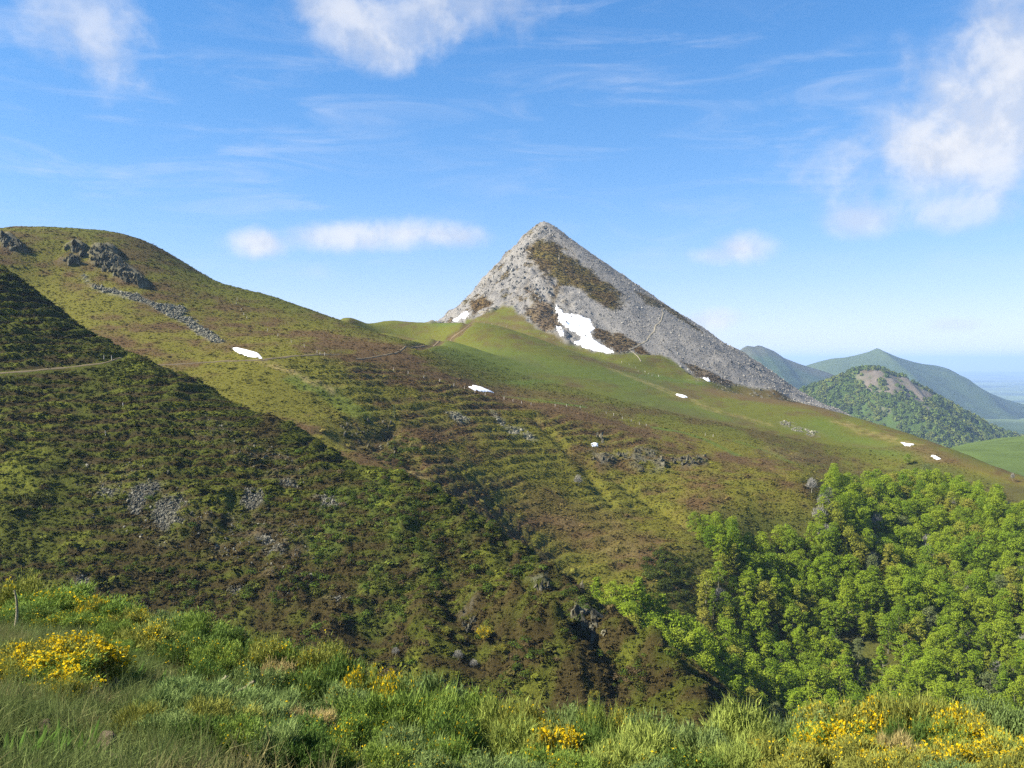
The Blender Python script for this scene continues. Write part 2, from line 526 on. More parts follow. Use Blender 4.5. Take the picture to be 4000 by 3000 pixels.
# -- the peak: a steep asymmetric pyramid
AP = at(2125, 868, 900)
prof_r = np.array([(0, 0), (15, 10.5), (40, 29.5), (76, 56), (109, 79.5), (158, 113), (204, 142), (237, 169), (274, 194), (308, 209), (360, 232), (460, 285), (900, 620)])
prof_l = np.array([(0, 0), (12, 9), (23, 20.5), (40, 37.5), (62, 63), (76, 81), (90, 93.5), (112, 110.5), (150, 136), (230, 190), (900, 700)])
prof_f = np.array([(0, 0), (20, 12.5), (60, 43), (120, 87), (180, 124), (240, 156), (330, 205), (900, 700)])
dx, dy = gh.X - AP[0], gh.Y - AP[1]
wob = 1 + .05 * fbm(gh.X / 60, gh.Y / 60, 3, 5)
r = np.hypot(dx, dy) * wob
cs, sn = dx / (np.hypot(dx, dy) + 1e-6), dy / (np.hypot(dx, dy) + 1e-6)
drop = (np.interp(r, *prof_r.T) * (cs > 0) + np.interp(r, *prof_l.T) * (cs <= 0)) * cs ** 2 + np.interp(r, *prof_f.T) * sn ** 2
drop = np.sqrt(drop ** 2 + 3.0 ** 2) - 3.0
cone = AP[2] - drop
k = 5.0
hh = np.clip(0.5 + 0.5 * (cone - base) / k, 0, 1)
gh.Z = base * (1 - hh) + cone * hh + k * hh * (1 - hh)
conew = hh

# -- spur: the dark heather slope that runs down from the left edge into the valley
crest = [(-900, 520, 292), (-500, 760, 278), (0, 1085, 262), (130, 1195, 259), (350, 1322, 255), (490, 1396, 250), (620, 1450, 247), (753, 1518, 243), (1012, 1632, 236), (1126, 1696, 232), (1329, 1805, 226),
         (1500, 1858, 221), (1620, 1890, 217), (1760, 1990, 211), (1860, 2072, 207), (1985, 2156, 201), (2238, 2320, 190), (2358, 2420, 184), (2592, 2552, 175),
         (2845, 2740, 165), (3000, 2950, 155)]
S = []
for p in crest:
    q = np.array(A(*p)); S.append(tuple(q))
    nb = np.array((.427, .904))
    for d, dz in ((7, -1.4), (22, -11), (55, -32)): S.append((q[0] + nb[0] * d, q[1] + nb[1] * d, q[2] + dz))
    for d, dz in ((10, -3.2), (40, -21), (75, -42), (120, -66)): S.append((q[0] - nb[0] * d, q[1] - nb[1] * d, q[2] + dz))
gs = Grid(-260, 110, 60, 330, 0.7)
gs.Z = TPS(S, smooth=0.01)(gs.X, gs.Y)

# -- bank: the ground at the photographer's feet
B = [A(*p) for p in [(0, 2520, 15.5), (55, 2452, 18), (300, 2440, 19.5), (-400, 2480, 17), (600, 2490, 19), (900, 2590, 17.5), (1300, 2735, 15.5), (1700, 2900, 13.5), (2200, 3010, 12),
                     (2800, 3030, 11.3), (3300, 2985, 11.3), (3900, 3015, 11.3), (4500, 3120, 11),
                     (350, 2925, 7.5), (1200, 3030, 8.2), (2000, 3140, 8), (3000, 3140, 8), (3900, 3110, 8.2), (600, 2660, 12.8), (1200, 2830, 11.8), (-400, 2800, 8.5)]]
B += [(0, 0, 0), (-5, 0, .3), (5, 0, -.5), (0, -8, 1.2), (-15, -6, 1.4), (15, -6, .4), (-16, 4, -.6), (16, 4, -2)]
for p in [(-900, 2480, 16), (-400, 2480, 17), (0, 2440, 18.5), (300, 2440, 19.5), (600, 2490, 19), (900, 2590, 17.5), (1300, 2735, 15.5), (1700, 2900, 13.5), (2200, 3010, 12), (2800, 3030, 11.3), (3300, 2985, 11.3), (3900, 3015, 11.3), (4600, 3140, 11)]:
    q = A(*p)
    for d, dz in ((3, -1.3), (8, -5.5), (16, -14)): B.append((q[0], q[1] + d, q[2] + dz))
gb = Grid(-24, 22, -8, 36, 0.2)
gb.Z = TPS(B, smooth=0.01, scale=10)(gb.X, gb.Y)
gb.Z += .10 * fbm(gb.X / 1.7, gb.Y / 1.7, 4, 3)

# -- relief and colour of the hillside
X, Y, Z0 = gh.X, gh.Y, gh.Z.copy()
GR0 = [gh]                                                             # hillside alone; spur and bank stand in front of it


def pw(pts, grids=None, dense=3):
    """photo points of a feature on the hillside -> plan positions there"""
    out = []
    for p in pts:
        q = raycast(p[0], p[1], grids or GR0, 150 if grids is None else 40)
        if q is not None: out.append(q)
    return out


def zone(poly_px, edge=2.0, rag=2.5, sc=8.0, seed=1, G=None, grids=None):
    G = G or gh
    P = pw(poly_px, grids)
    if len(P) < 3: return np.zeros_like(G.X)
    wx, wy = rag * fbm(G.X / sc, G.Y / sc, 4, seed, .6), rag * fbm(G.X / sc + 31, G.Y / sc, 4, seed + 9, .6)
    return sstep(poly_sd(P, G.X + wx, G.Y + wy), -edge, edge)


def band(line_px, width, rag=1.5, sc=9.0, seed=2, G=None, grids=None):
    G = G or gh
    P = pw(line_px, grids)
    if len(P) < 2: return np.zeros_like(G.X)
    wx, wy = rag * fbm(G.X / sc, G.Y / sc, 3, seed), rag * fbm(G.X / sc + 31, G.Y / sc, 3, seed + 9)
    return 1 - sstep(line_d(P, G.X + wx, G.Y + wy), width * .5, width * 1.4)


foot = [(1686, 1266), (1817, 1247), (1853, 1243), (1916, 1220), (1962, 1189), (1998, 1198), (2034, 1229), (2075, 1257), (2111, 1288), (2165, 1311), (2206, 1338), (2246, 1347),
        (2305, 1370), (2396, 1383), (2459, 1378), (2504, 1384), (2581, 1385), (2612, 1403), (2653, 1430), (2716, 1475), (2784, 1493), (2884, 1502), (2988, 1520), (3078, 1552), (3205, 1592)]
fp = [p for p in pw(foot)]
scree_poly = [(p[0], p[1]) for p in fp] + [(420, 690), (430, 1010), (-200, 1010), (-110, 780)]
wx, wy = 5 * fbm(X / 14, Y / 14, 5, 41, .62), 5 * fbm(X / 14 + 7, Y / 14, 5, 42, .62)
scree = sstep(poly_sd(scree_poly, X + wx, Y + wy), -3, 3)
top_veg = zone(c3([(1030, 340), (1150, 310), (1230, 330), (1330, 400), (1400, 470), (1500, 510), (1590, 590), (1650, 650), (1740, 710), (1830, 790), (1850, 870), (1790, 900), (1700, 880),
                   (1560, 810), (1500, 730), (1420, 700), (1330, 700), (1270, 720), (1230, 640), (1160, 590), (1080, 520), (1030, 450), (1000, 390)]), 5, 13, 16, 11)
brown_veg = np.maximum.reduce([
    zone(c3([(1600, 1050), (1750, 1110), (1850, 1130), (1900, 1170), (2000, 1210), (1900, 1260), (1800, 1290), (1700, 1220), (1580, 1130)]), 2, 6, 9, 12) * .9,
    zone(c3([(520, 830), (640, 790), (720, 830), (690, 870), (620, 900), (560, 960), (520, 890)]), 2, 4, 9, 13),
    zone(c3([(1100, 900), (1230, 860), (1260, 960), (1300, 1050), (1240, 1100), (1130, 1080), (1000, 960), (1010, 870)]), 2, 6, 9, 14) * .85,
    zone(c3([(1000, 720), (1060, 700), (1130, 800), (1230, 900), (1200, 960), (1100, 900)]), 2, 6, 9, 15) * .8,
    zone(c3([(1240, 700), (1300, 720), (1270, 800), (1265, 860), (1230, 840)]), 2, 4, 9, 16) * .8,
    zone(c4([(120, 560), (240, 560), (330, 640), (520, 720), (700, 820), (760, 850), (560, 790), (300, 720)]), 2, 5, 9, 17),
    zone(c4([(600, 700), (700, 720), (850, 800), (980, 860), (1100, 900), (850, 880), (700, 810)]), 2, 6, 9, 18) * .75])
ridge_veg = zone(c4([(150, 0), (330, 110), (480, 230), (620, 330), (760, 430), (740, 440), (600, 345), (430, 240), (270, 200), (170, 70)]), 2, 5, 8, 19) * .7
spots = sstep(fbm(X / 13, Y / 13, 5, 23, .62), .12, .30) * scree * sstep(-(X - AP[0]), -40, 30) * .75      # tufts between the left-hand rocks
veg = np.clip(np.maximum.reduce([top_veg, brown_veg, ridge_veg, spots]), 0, 1)
bare = scree * (1 - veg)

# ground cover of the moor: olive grass and brown heather in streaks along the contours, brighter grass in hollows
n_big, n_mid, n_fine = fbm(X / 70, Y / 70, 4, 51), fbm(X / 18, Z0 / 5 + Y / 60, 4, 52), fbm(X / 5, Y / 5, 3, 53)
brown = sstep(n_big * .9 + n_mid * .7 + n_fine * .35, -.24, .34)
midslope = zone([(1150, 1420), (1450, 1420), (1900, 1545), (2250, 1640), (2470, 1705), (2800, 1800), (3150, 1865), (3190, 2010), (2900, 2120), (2700, 2350), (2000, 2300), (1450, 1750)], 8, 8, 20, 61)
col = OLIVE[None, None] * (1 - brown[..., None]) + BROWN * brown[..., None]
apron = 1 - sstep(Y, 370, 430)
far_ = (.6 * sstep(Y, 390, 450) * (1 - .5 * brown))[..., None]
col = col * (1 - far_) + np.array((.112, .135, .030)) * far_
col = col * (1 - .12 * sstep(Y, 400, 470)[..., None])
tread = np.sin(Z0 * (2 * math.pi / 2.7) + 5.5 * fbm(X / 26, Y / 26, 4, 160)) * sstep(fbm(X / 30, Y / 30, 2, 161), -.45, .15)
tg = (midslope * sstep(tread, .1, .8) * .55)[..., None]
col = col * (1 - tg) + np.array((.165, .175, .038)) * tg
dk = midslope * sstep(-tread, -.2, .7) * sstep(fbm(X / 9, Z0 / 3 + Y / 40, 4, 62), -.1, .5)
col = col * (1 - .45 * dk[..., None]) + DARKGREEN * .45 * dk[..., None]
grass = np.maximum.reduce([
    zone(c3([(120, 1240), (330, 1185), (560, 1215), (1050, 1290), (1400, 1370), (1700, 1420), (2212, 1500), (2212, 1620), (1800, 1560), (1500, 1500), (1000, 1480), (600, 1400), (300, 1300)]), 12, 10, 25, 71) * .62,
    zone(c3([(700, 1540), (900, 1520), (1150, 1505), (1300, 1530), (1000, 1550)]), 4, 4, 12, 72) * .9,
    zone(c3([(180, 1030), (480, 990), (520, 1010), (420, 1035), (200, 1045)]), 4, 4, 12, 73) * .7,
    zone(c4([(100, 790), (350, 800), (600, 830), (760, 870), (820, 890), (600, 880), (300, 850)]), 6, 6, 12, 74) * .7,
    zone(c4([(0, 850), (300, 960), (700, 1080), (1100, 1190), (900, 1200), (500, 1130), (0, 1010)]), 10, 10, 25, 75) * .55,
    zone(c5([(700, 700), (800, 720), (950, 830), (1250, 890), (1450, 950), (1480, 990), (1300, 985), (1000, 920), (750, 820), (520, 790)]), 8, 8, 18, 76) * .7,
    band(c4([(350, 1265), (470, 1280), (620, 1310), (770, 1360), (900, 1420), (1060, 1500)]), 2.6, 2, 9, 77) * .9,
    band(c4([(1060, 1380), (1180, 1420), (1300, 1460), (1500, 1550)]), 2.6, 2, 9, 78) * .7,
    band(c7([(1170, 66), (1350, 88), (1500, 112), (1700, 140)]), 2.2, 1.5, 9, 79),
    band(c2([(820, 850), (900, 900), (1050, 950), (1150, 1010), (1230, 1080), (1330, 1130)]), 5, 4, 9, 80) * .7])
grass *= .75 + .25 * n_mid
col = col * (1 - grass[..., None]) + GREEN * grass[..., None]
tan = np.maximum.reduce([
    band(c2([(480, 690), (600, 720), (700, 755), (850, 820), (960, 880), (1080, 930)]), 3.2, 2.5, 7, 81) * .75,
    band(c7([(640, 500), (740, 600), (860, 700), (960, 790), (1050, 880)]), 3.0, 2, 7, 82) * .6,
    zone(c7([(1350, 740), (1600, 830), (1750, 900), (1650, 920), (1500, 880)]), 3, 5, 6, 83) * .55,
    zone(c7([(1840, 830), (1900, 850), (1900, 950), (2050, 1000), (2212, 1080), (2212, 1110), (2000, 1080), (1800, 1050), (1880, 960)]), 3, 5, 6, 84) * .5,
    band(c4([(0, 770), (200, 840), (400, 920), (540, 980)]), 7, 6, 14, 85) * .45,
    band(c4([(640, 1010), (850, 1110), (1100, 1170), (1300, 1230)]), 6, 6, 14, 86) * .35,
    band(c5([(900, 740), (1150, 830), (1400, 890), (1600, 1000)]), 6, 6, 12, 87) * .4,
    zone(c4([(1250, 1430), (1450, 1440), (1650, 1500), (1600, 1560), (1400, 1530)]), 5, 7, 9, 88) * .4])
tan *= sstep(fbm(X / 4, Y / 4, 3, 89), -.35, .35)
col = col * (1 - tan[..., None]) + TAN * tan[..., None]
brownband = np.maximum.reduce([
    zone(c4([(850, 900), (1100, 900), (1500, 1000), (1800, 1090), (2100, 1170), (2212, 1200), (1900, 1160), (1500, 1080), (1000, 1010), (700, 960)]), 8, 8, 20, 91),
    zone(c3([(560, 1570), (760, 1540), (1100, 1600), (1500, 1659), (800, 1659)]), 6, 6, 14, 92),
    zone(c2([(150, 500), (300, 520), (480, 620), (230, 575), (0, 620), (0, 560)]), 4, 5, 12, 93),
    zone(c5([(1000, 900), (1250, 930), (1500, 1010), (1900, 1090), (2212, 1180), (2212, 1100), (1800, 960), (1500, 900)]), 8, 8, 20, 94),
    zone(c7([(700, 230), (1000, 280), (1150, 330), (1000, 330), (760, 290)]), 4, 5, 10, 95) * .8,
    zone(c7([(1300, 600), (1500, 640), (1900, 800), (2212, 1000), (2212, 1100), (1900, 1100), (1400, 900), (1250, 760)]), 6, 8, 14, 96) * .85])
col = col * (1 - .6 * brownband[..., None]) + BROWN * .6 * brownband[..., None]
trench = band(c3([(20, 1228), (110, 1215), (250, 1175), (350, 1140), (440, 1095), (500, 1040), (535, 1010)]), 3.4, 1.5, 6, 97)
col = col * (1 - .8 * trench[..., None]) + EARTH * .8 * trench[..., None]
# the peak
vcol = OLIVE * (1 - sstep(fbm(X / 20, Y / 20, 3, 99), -.25, .25)[..., None] * .6) + BROWN * sstep(fbm(X / 20, Y / 20, 3, 99), -.25, .25)[..., None] * .6
vcol = vcol * .45 + BROWN * np.array((.95, .90, .95)) * .55
vcol = vcol * (1 - brown_veg[..., None] * .8) + BROWN * brown_veg[..., None] * .8
n_s = fbm(X / 6, Y / 6, 4, 101)
scol = SCREE * (1 + .16 * n_s[..., None]) * (1 + .10 * fbm(X / 40, Y / 40, 2, 102)[..., None])
rockdark = sstep(fbm(X / 16, Y / 16 + Z0 / 25, 5, 107, .6), .02, .32) * (.25 + .75 * sstep(-(X - AP[0]), -60, 20))
scol = scol * (1 - .38 * rockdark[..., None])
streak = sstep(fbm((X - AP[0]) / (np.abs(Y - AP[1]) + 60) * 22, Y / 90, 3, 103), .25, .5) * .3
scol = scol * (1 - streak[..., None]) + np.array((.28, .22, .17)) * streak[..., None]
stones_apron = sstep(fbm(X / 5, Y / 5, 4, 104, .6), .18, .3)
near_foot = sstep(poly_sd(scree_poly, X, Y), -45, -5) * (1 - scree) * sstep(X, 120, 200)
stones = np.maximum(stones_apron * near_foot * .8, zone(c4([(1480, 1190), (1560, 1250), (1780, 1310), (1700, 1340), (1500, 1270), (1420, 1220)]), 3, 6, 7, 105) * sstep(fbm(X / 3, Y / 3, 3, 106), -.1, .2) * .8)
col = col * (1 - scree[..., None]) + scol * scree[..., None]
col = col * (1 - (veg * scree)[..., None]) + vcol * (veg * scree)[..., None]
col = col * (1 - stones[..., None]) + SCREE * stones[..., None]
# bare rock and stones on the hill
crag_px = [c1([(760, 430), (830, 370), (930, 350), (1000, 400), (1060, 500), (1180, 600), (1290, 700), (1180, 700), (1020, 640), (900, 560), (800, 520)]),
           c1([(560, 370), (640, 330), (740, 380), (700, 440), (620, 400)]), c1([(540, 480), (640, 450), (700, 500), (600, 520)]), c1([(0, 290), (90, 290), (200, 370), (220, 430), (100, 400), (0, 350)])]
crag = np.maximum.reduce([zone(c, 2, 3, 6, 110 + i) for i, c in enumerate(crag_px)])
scree_run_px = c1([(710, 600), (790, 690), (900, 720), (1060, 750), (1200, 780), (1320, 850), (1450, 870), (1590, 880), (1610, 930), (1550, 970), (1650, 980), (1740, 1060), (1830, 1110), (1920, 1180), (1880, 1200),
                   (1740, 1140), (1620, 1030), (1500, 990), (1370, 910), (1280, 870), (1150, 820), (980, 780), (830, 730), (740, 660)])
run = zone(scree_run_px, 1.0, 2.2, 5, 121)
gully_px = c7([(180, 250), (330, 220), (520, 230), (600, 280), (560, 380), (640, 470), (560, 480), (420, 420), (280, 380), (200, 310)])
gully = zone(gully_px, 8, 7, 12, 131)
crag2_px = c7([(1740, 430), (1850, 440), (1960, 420), (2060, 400), (2160, 420), (2212, 480), (2180, 560), (2050, 540), (1980, 510), (1900, 490), (1800, 510)])
crag3_px = c4([(480, 1540), (600, 1520), (800, 1510), (800, 1570), (650, 1590), (520, 1580)])
crag2 = np.maximum(zone(crag2_px, 2, 4, 6, 132), zone(crag3_px, 2, 4, 6, 133))
patch_px = [c7([(870, 170), (940, 190), (1000, 230), (940, 250), (880, 210)]), c7([(1250, 260), (1330, 260), (1300, 300), (1250, 290)]), c7([(1330, 300), (1400, 310), (1420, 340), (1350, 330)]), c7([(1130, 160), (1200, 210), (1260, 300), (1180, 230)])]
patch = np.maximum.reduce([zone(c, 1.5, 3, 4, 140 + i) for i, c in enumerate(patch_px)])
rk = np.clip(np.maximum.reduce([crag * .85, crag2 * .75 * sstep(fbm(X / 4, Y / 4, 3, 134), -.2, .1)]), 0, 1)
col = col * (1 - rk[..., None]) + ROCK * (1 + .35 * n_fine[..., None]) * rk[..., None]
grey = np.maximum(run * .9, patch * .7)
col = col * (1 - grey[..., None]) + np.array((.33, .32, .315)) * grey[..., None]
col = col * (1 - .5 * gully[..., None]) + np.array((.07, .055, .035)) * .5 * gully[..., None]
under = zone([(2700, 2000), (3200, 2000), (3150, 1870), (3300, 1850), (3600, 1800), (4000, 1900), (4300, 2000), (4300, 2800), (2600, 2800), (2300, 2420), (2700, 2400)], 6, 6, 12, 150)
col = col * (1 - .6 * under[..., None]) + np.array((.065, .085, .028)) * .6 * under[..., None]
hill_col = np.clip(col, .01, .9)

moor = (1 - scree) * (1 - .6 * grass)
zz = Z0
tread = np.sin(zz * (2 * math.pi / 2.7) + 5.5 * fbm(X / 26, Y / 26, 4, 160)) * sstep(fbm(X / 30, Y / 30, 2, 161), -.45, .15)
tread_h = tread
rel = .50 * tread * moor * (.22 + .78 * midslope)
rel += moor * (.35 + .5 * midslope) * (.75 * fbm(X / 7, Y / 7, 3, 162) + .45 * np.abs(fbm(X / 3.6, Y / 3.6, 2, 163)))
rel += crag * (4.5 * np.abs(fbm(X / 9, Y / 9, 4, 164, .6)) + 2.6) + crag2 * (3.2 * np.abs(fbm(X / 7, Y / 7, 4, 165, .6)) + .6) - gully * (5.0 + 3.5 * np.abs(fbm(X / 8, Y / 8, 3, 166)))
rel += bare * (.45 * fbm(X / 4.5, Y / 4.5, 3, 167)) + spots * .4
rocky = scree * sstep(-(X - AP[0]) + .25 * np.abs(Y - AP[1]) + 25, 0, 60) * sstep(np.hypot(X - AP[0], Y - AP[1]), 4, 25)
rel += rocky * (11.0 * (np.abs(fbm(X / 26, Y / 26, 4, 168, .6)) - .13) + 1.6 * fbm(X / 6, Y / 6, 3, 169))
rel += scree * (1 - rocky) * (1.6 * fbm(X / 35, Y / 35, 3, 170))
rel += scree * 1.0 * np.abs(fbm(X / 7.5, Y / 7.5, 3, 172)) * sstep(r, 0, 14)
crease = np.maximum(band([(2250, 1780), (2330, 1830), (2450, 1905), (2600, 2000), (2750, 2105), (2870, 2170)], 2.2, 2, 9, 98), .8 * band([(2080, 1620), (2180, 1720), (2300, 1850), (2380, 1960)], 2.0, 3, 9, 99))
rel -= 1.6 * crease
rel += midslope * 2.2 * fbm(X / 38, Y / 38, 3, 173)
rel -= 1.3 * trench
rel += run * .3
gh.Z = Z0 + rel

# -- relief and colour of the spur
Xs, Ys, Zs0 = gs.X, gs.Y, gs.Z.copy()
GSP = [gs]
def zs(poly, edge=1.0, rag=2.0, sc_=5.0, seed=1): return zone(poly, edge, rag, sc_, seed, gs, GSP)


tread = np.sin(Zs0 * (2 * math.pi / 2.3) + 3.6 * fbm(Xs / 16, Ys / 16, 3, 201))
tread_s = tread
tw = sstep(fbm(Xs / 26, Ys / 26, 2, 202), -.5, .1) * (.45 + .55 * sstep(Zs0, -45, -15))
lump = fbm(Xs / 5.5, Ys / 5.5, 4, 203, .55)
lump2 = np.abs(fbm(Xs / 2.3, Ys / 2.3, 3, 204))
low = 1 - sstep(Zs0, -55, -20)
rib = fbm(Xs / 24, Ys / 24, 3, 205)
rockpatch_px = [c8([(860, 850), (960, 850), (990, 890), (900, 960), (870, 1030), (800, 1000), (800, 920)]), c8([(930, 1030), (1000, 960), (1120, 950), (1130, 1010), (1080, 1080), (1130, 1110), (1030, 1160), (960, 1110)]),
                c8([(620, 870), (700, 880), (740, 910), (660, 920)]), c8([(1490, 960), (1540, 910), (1610, 920), (1630, 980), (1540, 1000)]), c8([(1950, 930), (2050, 940), (2130, 980), (2110, 1000), (2010, 980)]),
                c8([(1580, 1210), (1660, 1190), (1700, 1230), (1640, 1260)]), c8([(1660, 1300), (1740, 1280), (1750, 1310), (1680, 1330)]), c8([(2000, 1580), (2090, 1560), (2120, 1590), (2030, 1610)]), c8([(450, 1460), (520, 1470), (580, 1530), (510, 1540)]),
                c8([(1700, 820), (1780, 820), (1830, 870), (1740, 860)]), c8([(1420, 1510), (1500, 1510), (1500, 1540), (1430, 1540)])]
crag4_px = [c7([(1380, 1220), (1480, 1230), (1520, 1270), (1450, 1280)]), c7([(1620, 1420), (1700, 1430), (1780, 1470), (1850, 1540), (1820, 1600), (1720, 1560), (1640, 1480)]),
            c7([(960, 1470), (1040, 1440), (1020, 1520), (960, 1530)])]
rp = np.maximum.reduce([zs(c, 1.0, 2.5, 3, 210 + i) for i, c in enumerate(rockpatch_px)])
cr4 = np.maximum.reduce([zs(c, 1.0, 2.5, 3, 230 + i) for i, c in enumerate(crag4_px)])
rel = tw * .60 * tread + (2.0 * lump + 1.5 * lump2) * (.55 + .75 * low) + (.7 + .6 * low) * 3.8 * rib + 1.6 * fbm(Xs / 11, Ys / 11, 2, 206)
rel -= .5 * rp
rel += cr4 * (2.2 * np.abs(fbm(Xs / 4, Ys / 4, 4, 240, .6)) + .3)
# shelf of the footpath that rounds the spur
PATH_SPUR = c1([(-600, 1490), (0, 1455), (280, 1435), (480, 1415), (700, 1395), (900, 1370), (980, 1345), (1060, 1318)])
spur_path = pw(PATH_SPUR, GSP)
pdist = line_d(spur_path, Xs, Ys)
# knolls and ribs near the lower end that throw the shaded hollows
for rib_px, hgt_, wid in (([(1760, 2330), (1900, 2420), (2010, 2500), (2130, 2590), (2250, 2680)], (1.5, 4, 7, 8, 8), 6.0), ([(2150, 2390), (2300, 2480), (2420, 2560), (2560, 2660), (2700, 2760)], (1, 3, 5, 5.5, 5), 5.0),
                          ([(1550, 2380), (1640, 2470), (1720, 2560)], (1, 3.5, 5), 6.0)):
    L_ = np.array(pw(rib_px, GSP))
    for (p0, h0), (p1, h1) in zip(zip(L_[:-1], hgt_), zip(L_[1:], hgt_[1:])):
        e_ = p1[:2] - p0[:2]; tt_ = np.clip(((Xs - p0[0]) * e_[0] + (Ys - p0[1]) * e_[1]) / (e_ @ e_), 0, 1)
        d_ = np.hypot(Xs - p0[0] - tt_ * e_[0], Ys - p0[1] - tt_ * e_[1])
        rel = np.maximum(rel, rel * .6 + (h0 + (h1 - h0) * tt_) * np.exp(-(d_ / wid) ** 2) * (1 + .35 * lump))
gs.Z = Zs0 + rel * sstep(pdist, .8, 3.0)
bmix = sstep(fbm(Xs / 30, Ys / 30, 3, 250) * .7 + fbm(Xs / 7, Zs0 / 2.5 + Ys / 30, 4, 251) * .8 - .60 * tread * tw + .25 * low, -.12, .38)
DG = np.array((.085, .098, .018)); LG = np.array((.150, .168, .028)); BR = np.array((.066, .052, .022))
lg = sstep(fbm(Xs / 13, Ys / 13, 3, 252), .05, .4)
scol_ = (DG * (1 - lg[..., None]) + LG * lg[..., None]) * (1 - bmix[..., None]) + BR * bmix[..., None]
bright = zs(c7([(0, 700), (560, 560), (900, 800), (980, 1100), (760, 1150), (620, 1050), (640, 1400), (300, 1480), (100, 1200), (0, 1000)]), 5, 9, 12, 255) * sstep(fbm(Xs / 8, Ys / 8, 3, 256), -.15, .25)
scol_ = scol_ * (1 - .75 * bright[..., None]) + np.array((.105, .150, .028)) * .75 * bright[..., None]
greyzone = np.maximum(zs(c8([(500, 800), (900, 780), (1200, 960), (1750, 1050), (1950, 1250), (1800, 1450), (1450, 1250), (1100, 1220), (800, 1050), (620, 920)]), 5, 8, 8, 257), zs(c8([(1150, 430), (1400, 520), (1800, 700), (1850, 880), (1600, 760), (1300, 560)]), 4, 6, 8, 258))
gz = greyzone * sstep(fbm(Xs / 4, Ys / 4, 4, 259), -.1, .3) * .6
scol_ = scol_ * (1 - gz[..., None]) + np.array((.15, .115, .085)) * gz[..., None]
grey = np.maximum(rp * .85, cr4 * .75 * sstep(fbm(Xs / 2, Ys / 2, 3, 260), -.2, .15))
scol_ = scol_ * (1 - grey[..., None]) + np.array((.20, .19, .185)) * grey[..., None]
spur_col = np.clip(scol_, .008, .9)

soil_h = 1 - .12 * (moor * (gh.Y < 470))[..., None]
soil_s = .88
M_HILL = terrain_mat('moorland', .55, .42, .35, 1.1)
M_PEAK = terrain_mat('scree_and_turf', .45, .30, .9, .7)
M_SPUR = terrain_mat('heather_moor', 1.0, .60, .55, 1.6)
M_BANK = terrain_mat('turf', 6.0, .5, .04, 9.0)

inpeak = (scree > .5) & (conew > .2)
fm = inpeak.ravel()[grid_faces(gh.nx, gh.ny)].sum(1) >= 3
mountain = sheet('mountain', gh, fm, hill_col, M_PEAK, label='steep pyramid peak of pale grey scree with olive turf patches')
xm, ym = gh.X.ravel()[grid_faces(gh.nx, gh.ny)].mean(1), gh.Y.ravel()[grid_faces(gh.nx, gh.ny)].mean(1)
left_of = (xm < np.interp(ym, [215, 250, 300, 345, 408, 440, 560, 1015], [-6, -14, -38, -75, -52, -88, -116, -116])) & ~fm
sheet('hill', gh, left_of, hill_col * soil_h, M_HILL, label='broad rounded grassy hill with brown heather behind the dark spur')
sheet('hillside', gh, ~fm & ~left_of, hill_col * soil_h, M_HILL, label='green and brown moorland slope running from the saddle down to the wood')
sheet('spur', gs, None, spur_col * soil_s, M_SPUR, label='dark heather covered spur sloping down from the left edge into the valley')

nb_ = fbm(gb.X / 2.2, gb.Y / 2.2, 4, 270)
bank_col = np.array((.060, .072, .026)) * (1 - sstep(nb_, -.1, .4)[..., None]) + np.array((.060, .045, .024)) * sstep(nb_, -.1, .4)[..., None]
sheet('bank', gb, None, bank_col, M_BANK, label='grassy bank at the photographer\'s feet overgrown with broom')

# -- bottom of the valley, out of sight between the bank, the spur and the wood
V = []
for x in (-170, -60, 40, 140, 260):
    V += [(x, 14, -9 - abs(x) * .03), (x, 34, -24), (x, 60, -62), (x, 110, -108), (x, 160, -128), (x, 240, -132), (x, 320, -140)]
gv = Grid(-170, 262, 24, 320, 4)
gv.Z = TPS(V)(gv.X, gv.Y)
sheet('valley_floor', gv, None, np.broadcast_to(np.array((.06, .06, .025)), gv.X.shape + (3,)), M_HILL, label='scrubby valley bottom hidden below the grassy bank')

# -- distant land
M_FAR = terrain_mat('distant_woodland', .02, .35, 6.0, .03)


def ridge(name, sky, D, front, back, x_margin, step, depth_f, depth_b, amp, seed, colf, label, curve=0.0):
    P = np.array([at(px, py, D) for px, py in sky])
    g = Grid(P[0, 0] - x_margin, P[-1, 0] + x_margin, D - depth_f, D + depth_b, step)
    top = np.interp(g.X, P[:, 0], P[:, 2]) - np.maximum(P[0, 0] - g.X, 0) * .35 - np.maximum(g.X - P[-1, 0], 0) * .25
    ax = D + curve * (g.X - P[:, 0].mean())
    d = g.Y - ax
    fall = np.where(d < 0, -d * front, d * back)
    fall = np.sqrt(fall ** 2 + (step * .8) ** 2) - step * .8
    g.Z = top - fall
    und = fbm(g.X / (amp * 7), g.Y / (amp * 7), 4, seed)
    g.Z += amp * und * sstep(fall, 0, amp * 2.5)
    return g, fall, und


wsky = [(2700, 1660), (3050, 1545), (3150, 1515), (3250, 1482), (3300, 1462), (3345, 1440), (3400, 1432), (3440, 1438), (3480, 1458), (3530, 1468), (3560, 1492), (3600, 1510), (3650, 1542), (3750, 1597), (3850, 1652), (3920, 1685), (4000, 1706), (4150, 1740)]
gw, fw, uw = ridge('wooded_hill', wsky, 2500, .50, .5, 250, 8, 560, 500, 22, 301, None, '')
PXw = 2000 + F * gw.X / gw.Y; PYw = 1500 - F * np.tan(np.arctan((gw.Z - CZ) / gw.Y) + PITCH)
GW = [gw]
def zw(poly, edge, rag, s, seed):
    out = [raycast(p[0], p[1], GW, 1900, 3200, 1500) for p in poly]
    out = [p for p in out if p is not None]
    return sstep(poly_sd(out, gw.X + rag * fbm(gw.X / s, gw.Y / s, 4, seed), gw.Y + rag * fbm(gw.X / s + 5, gw.Y / s, 4, seed)), -edge, edge)


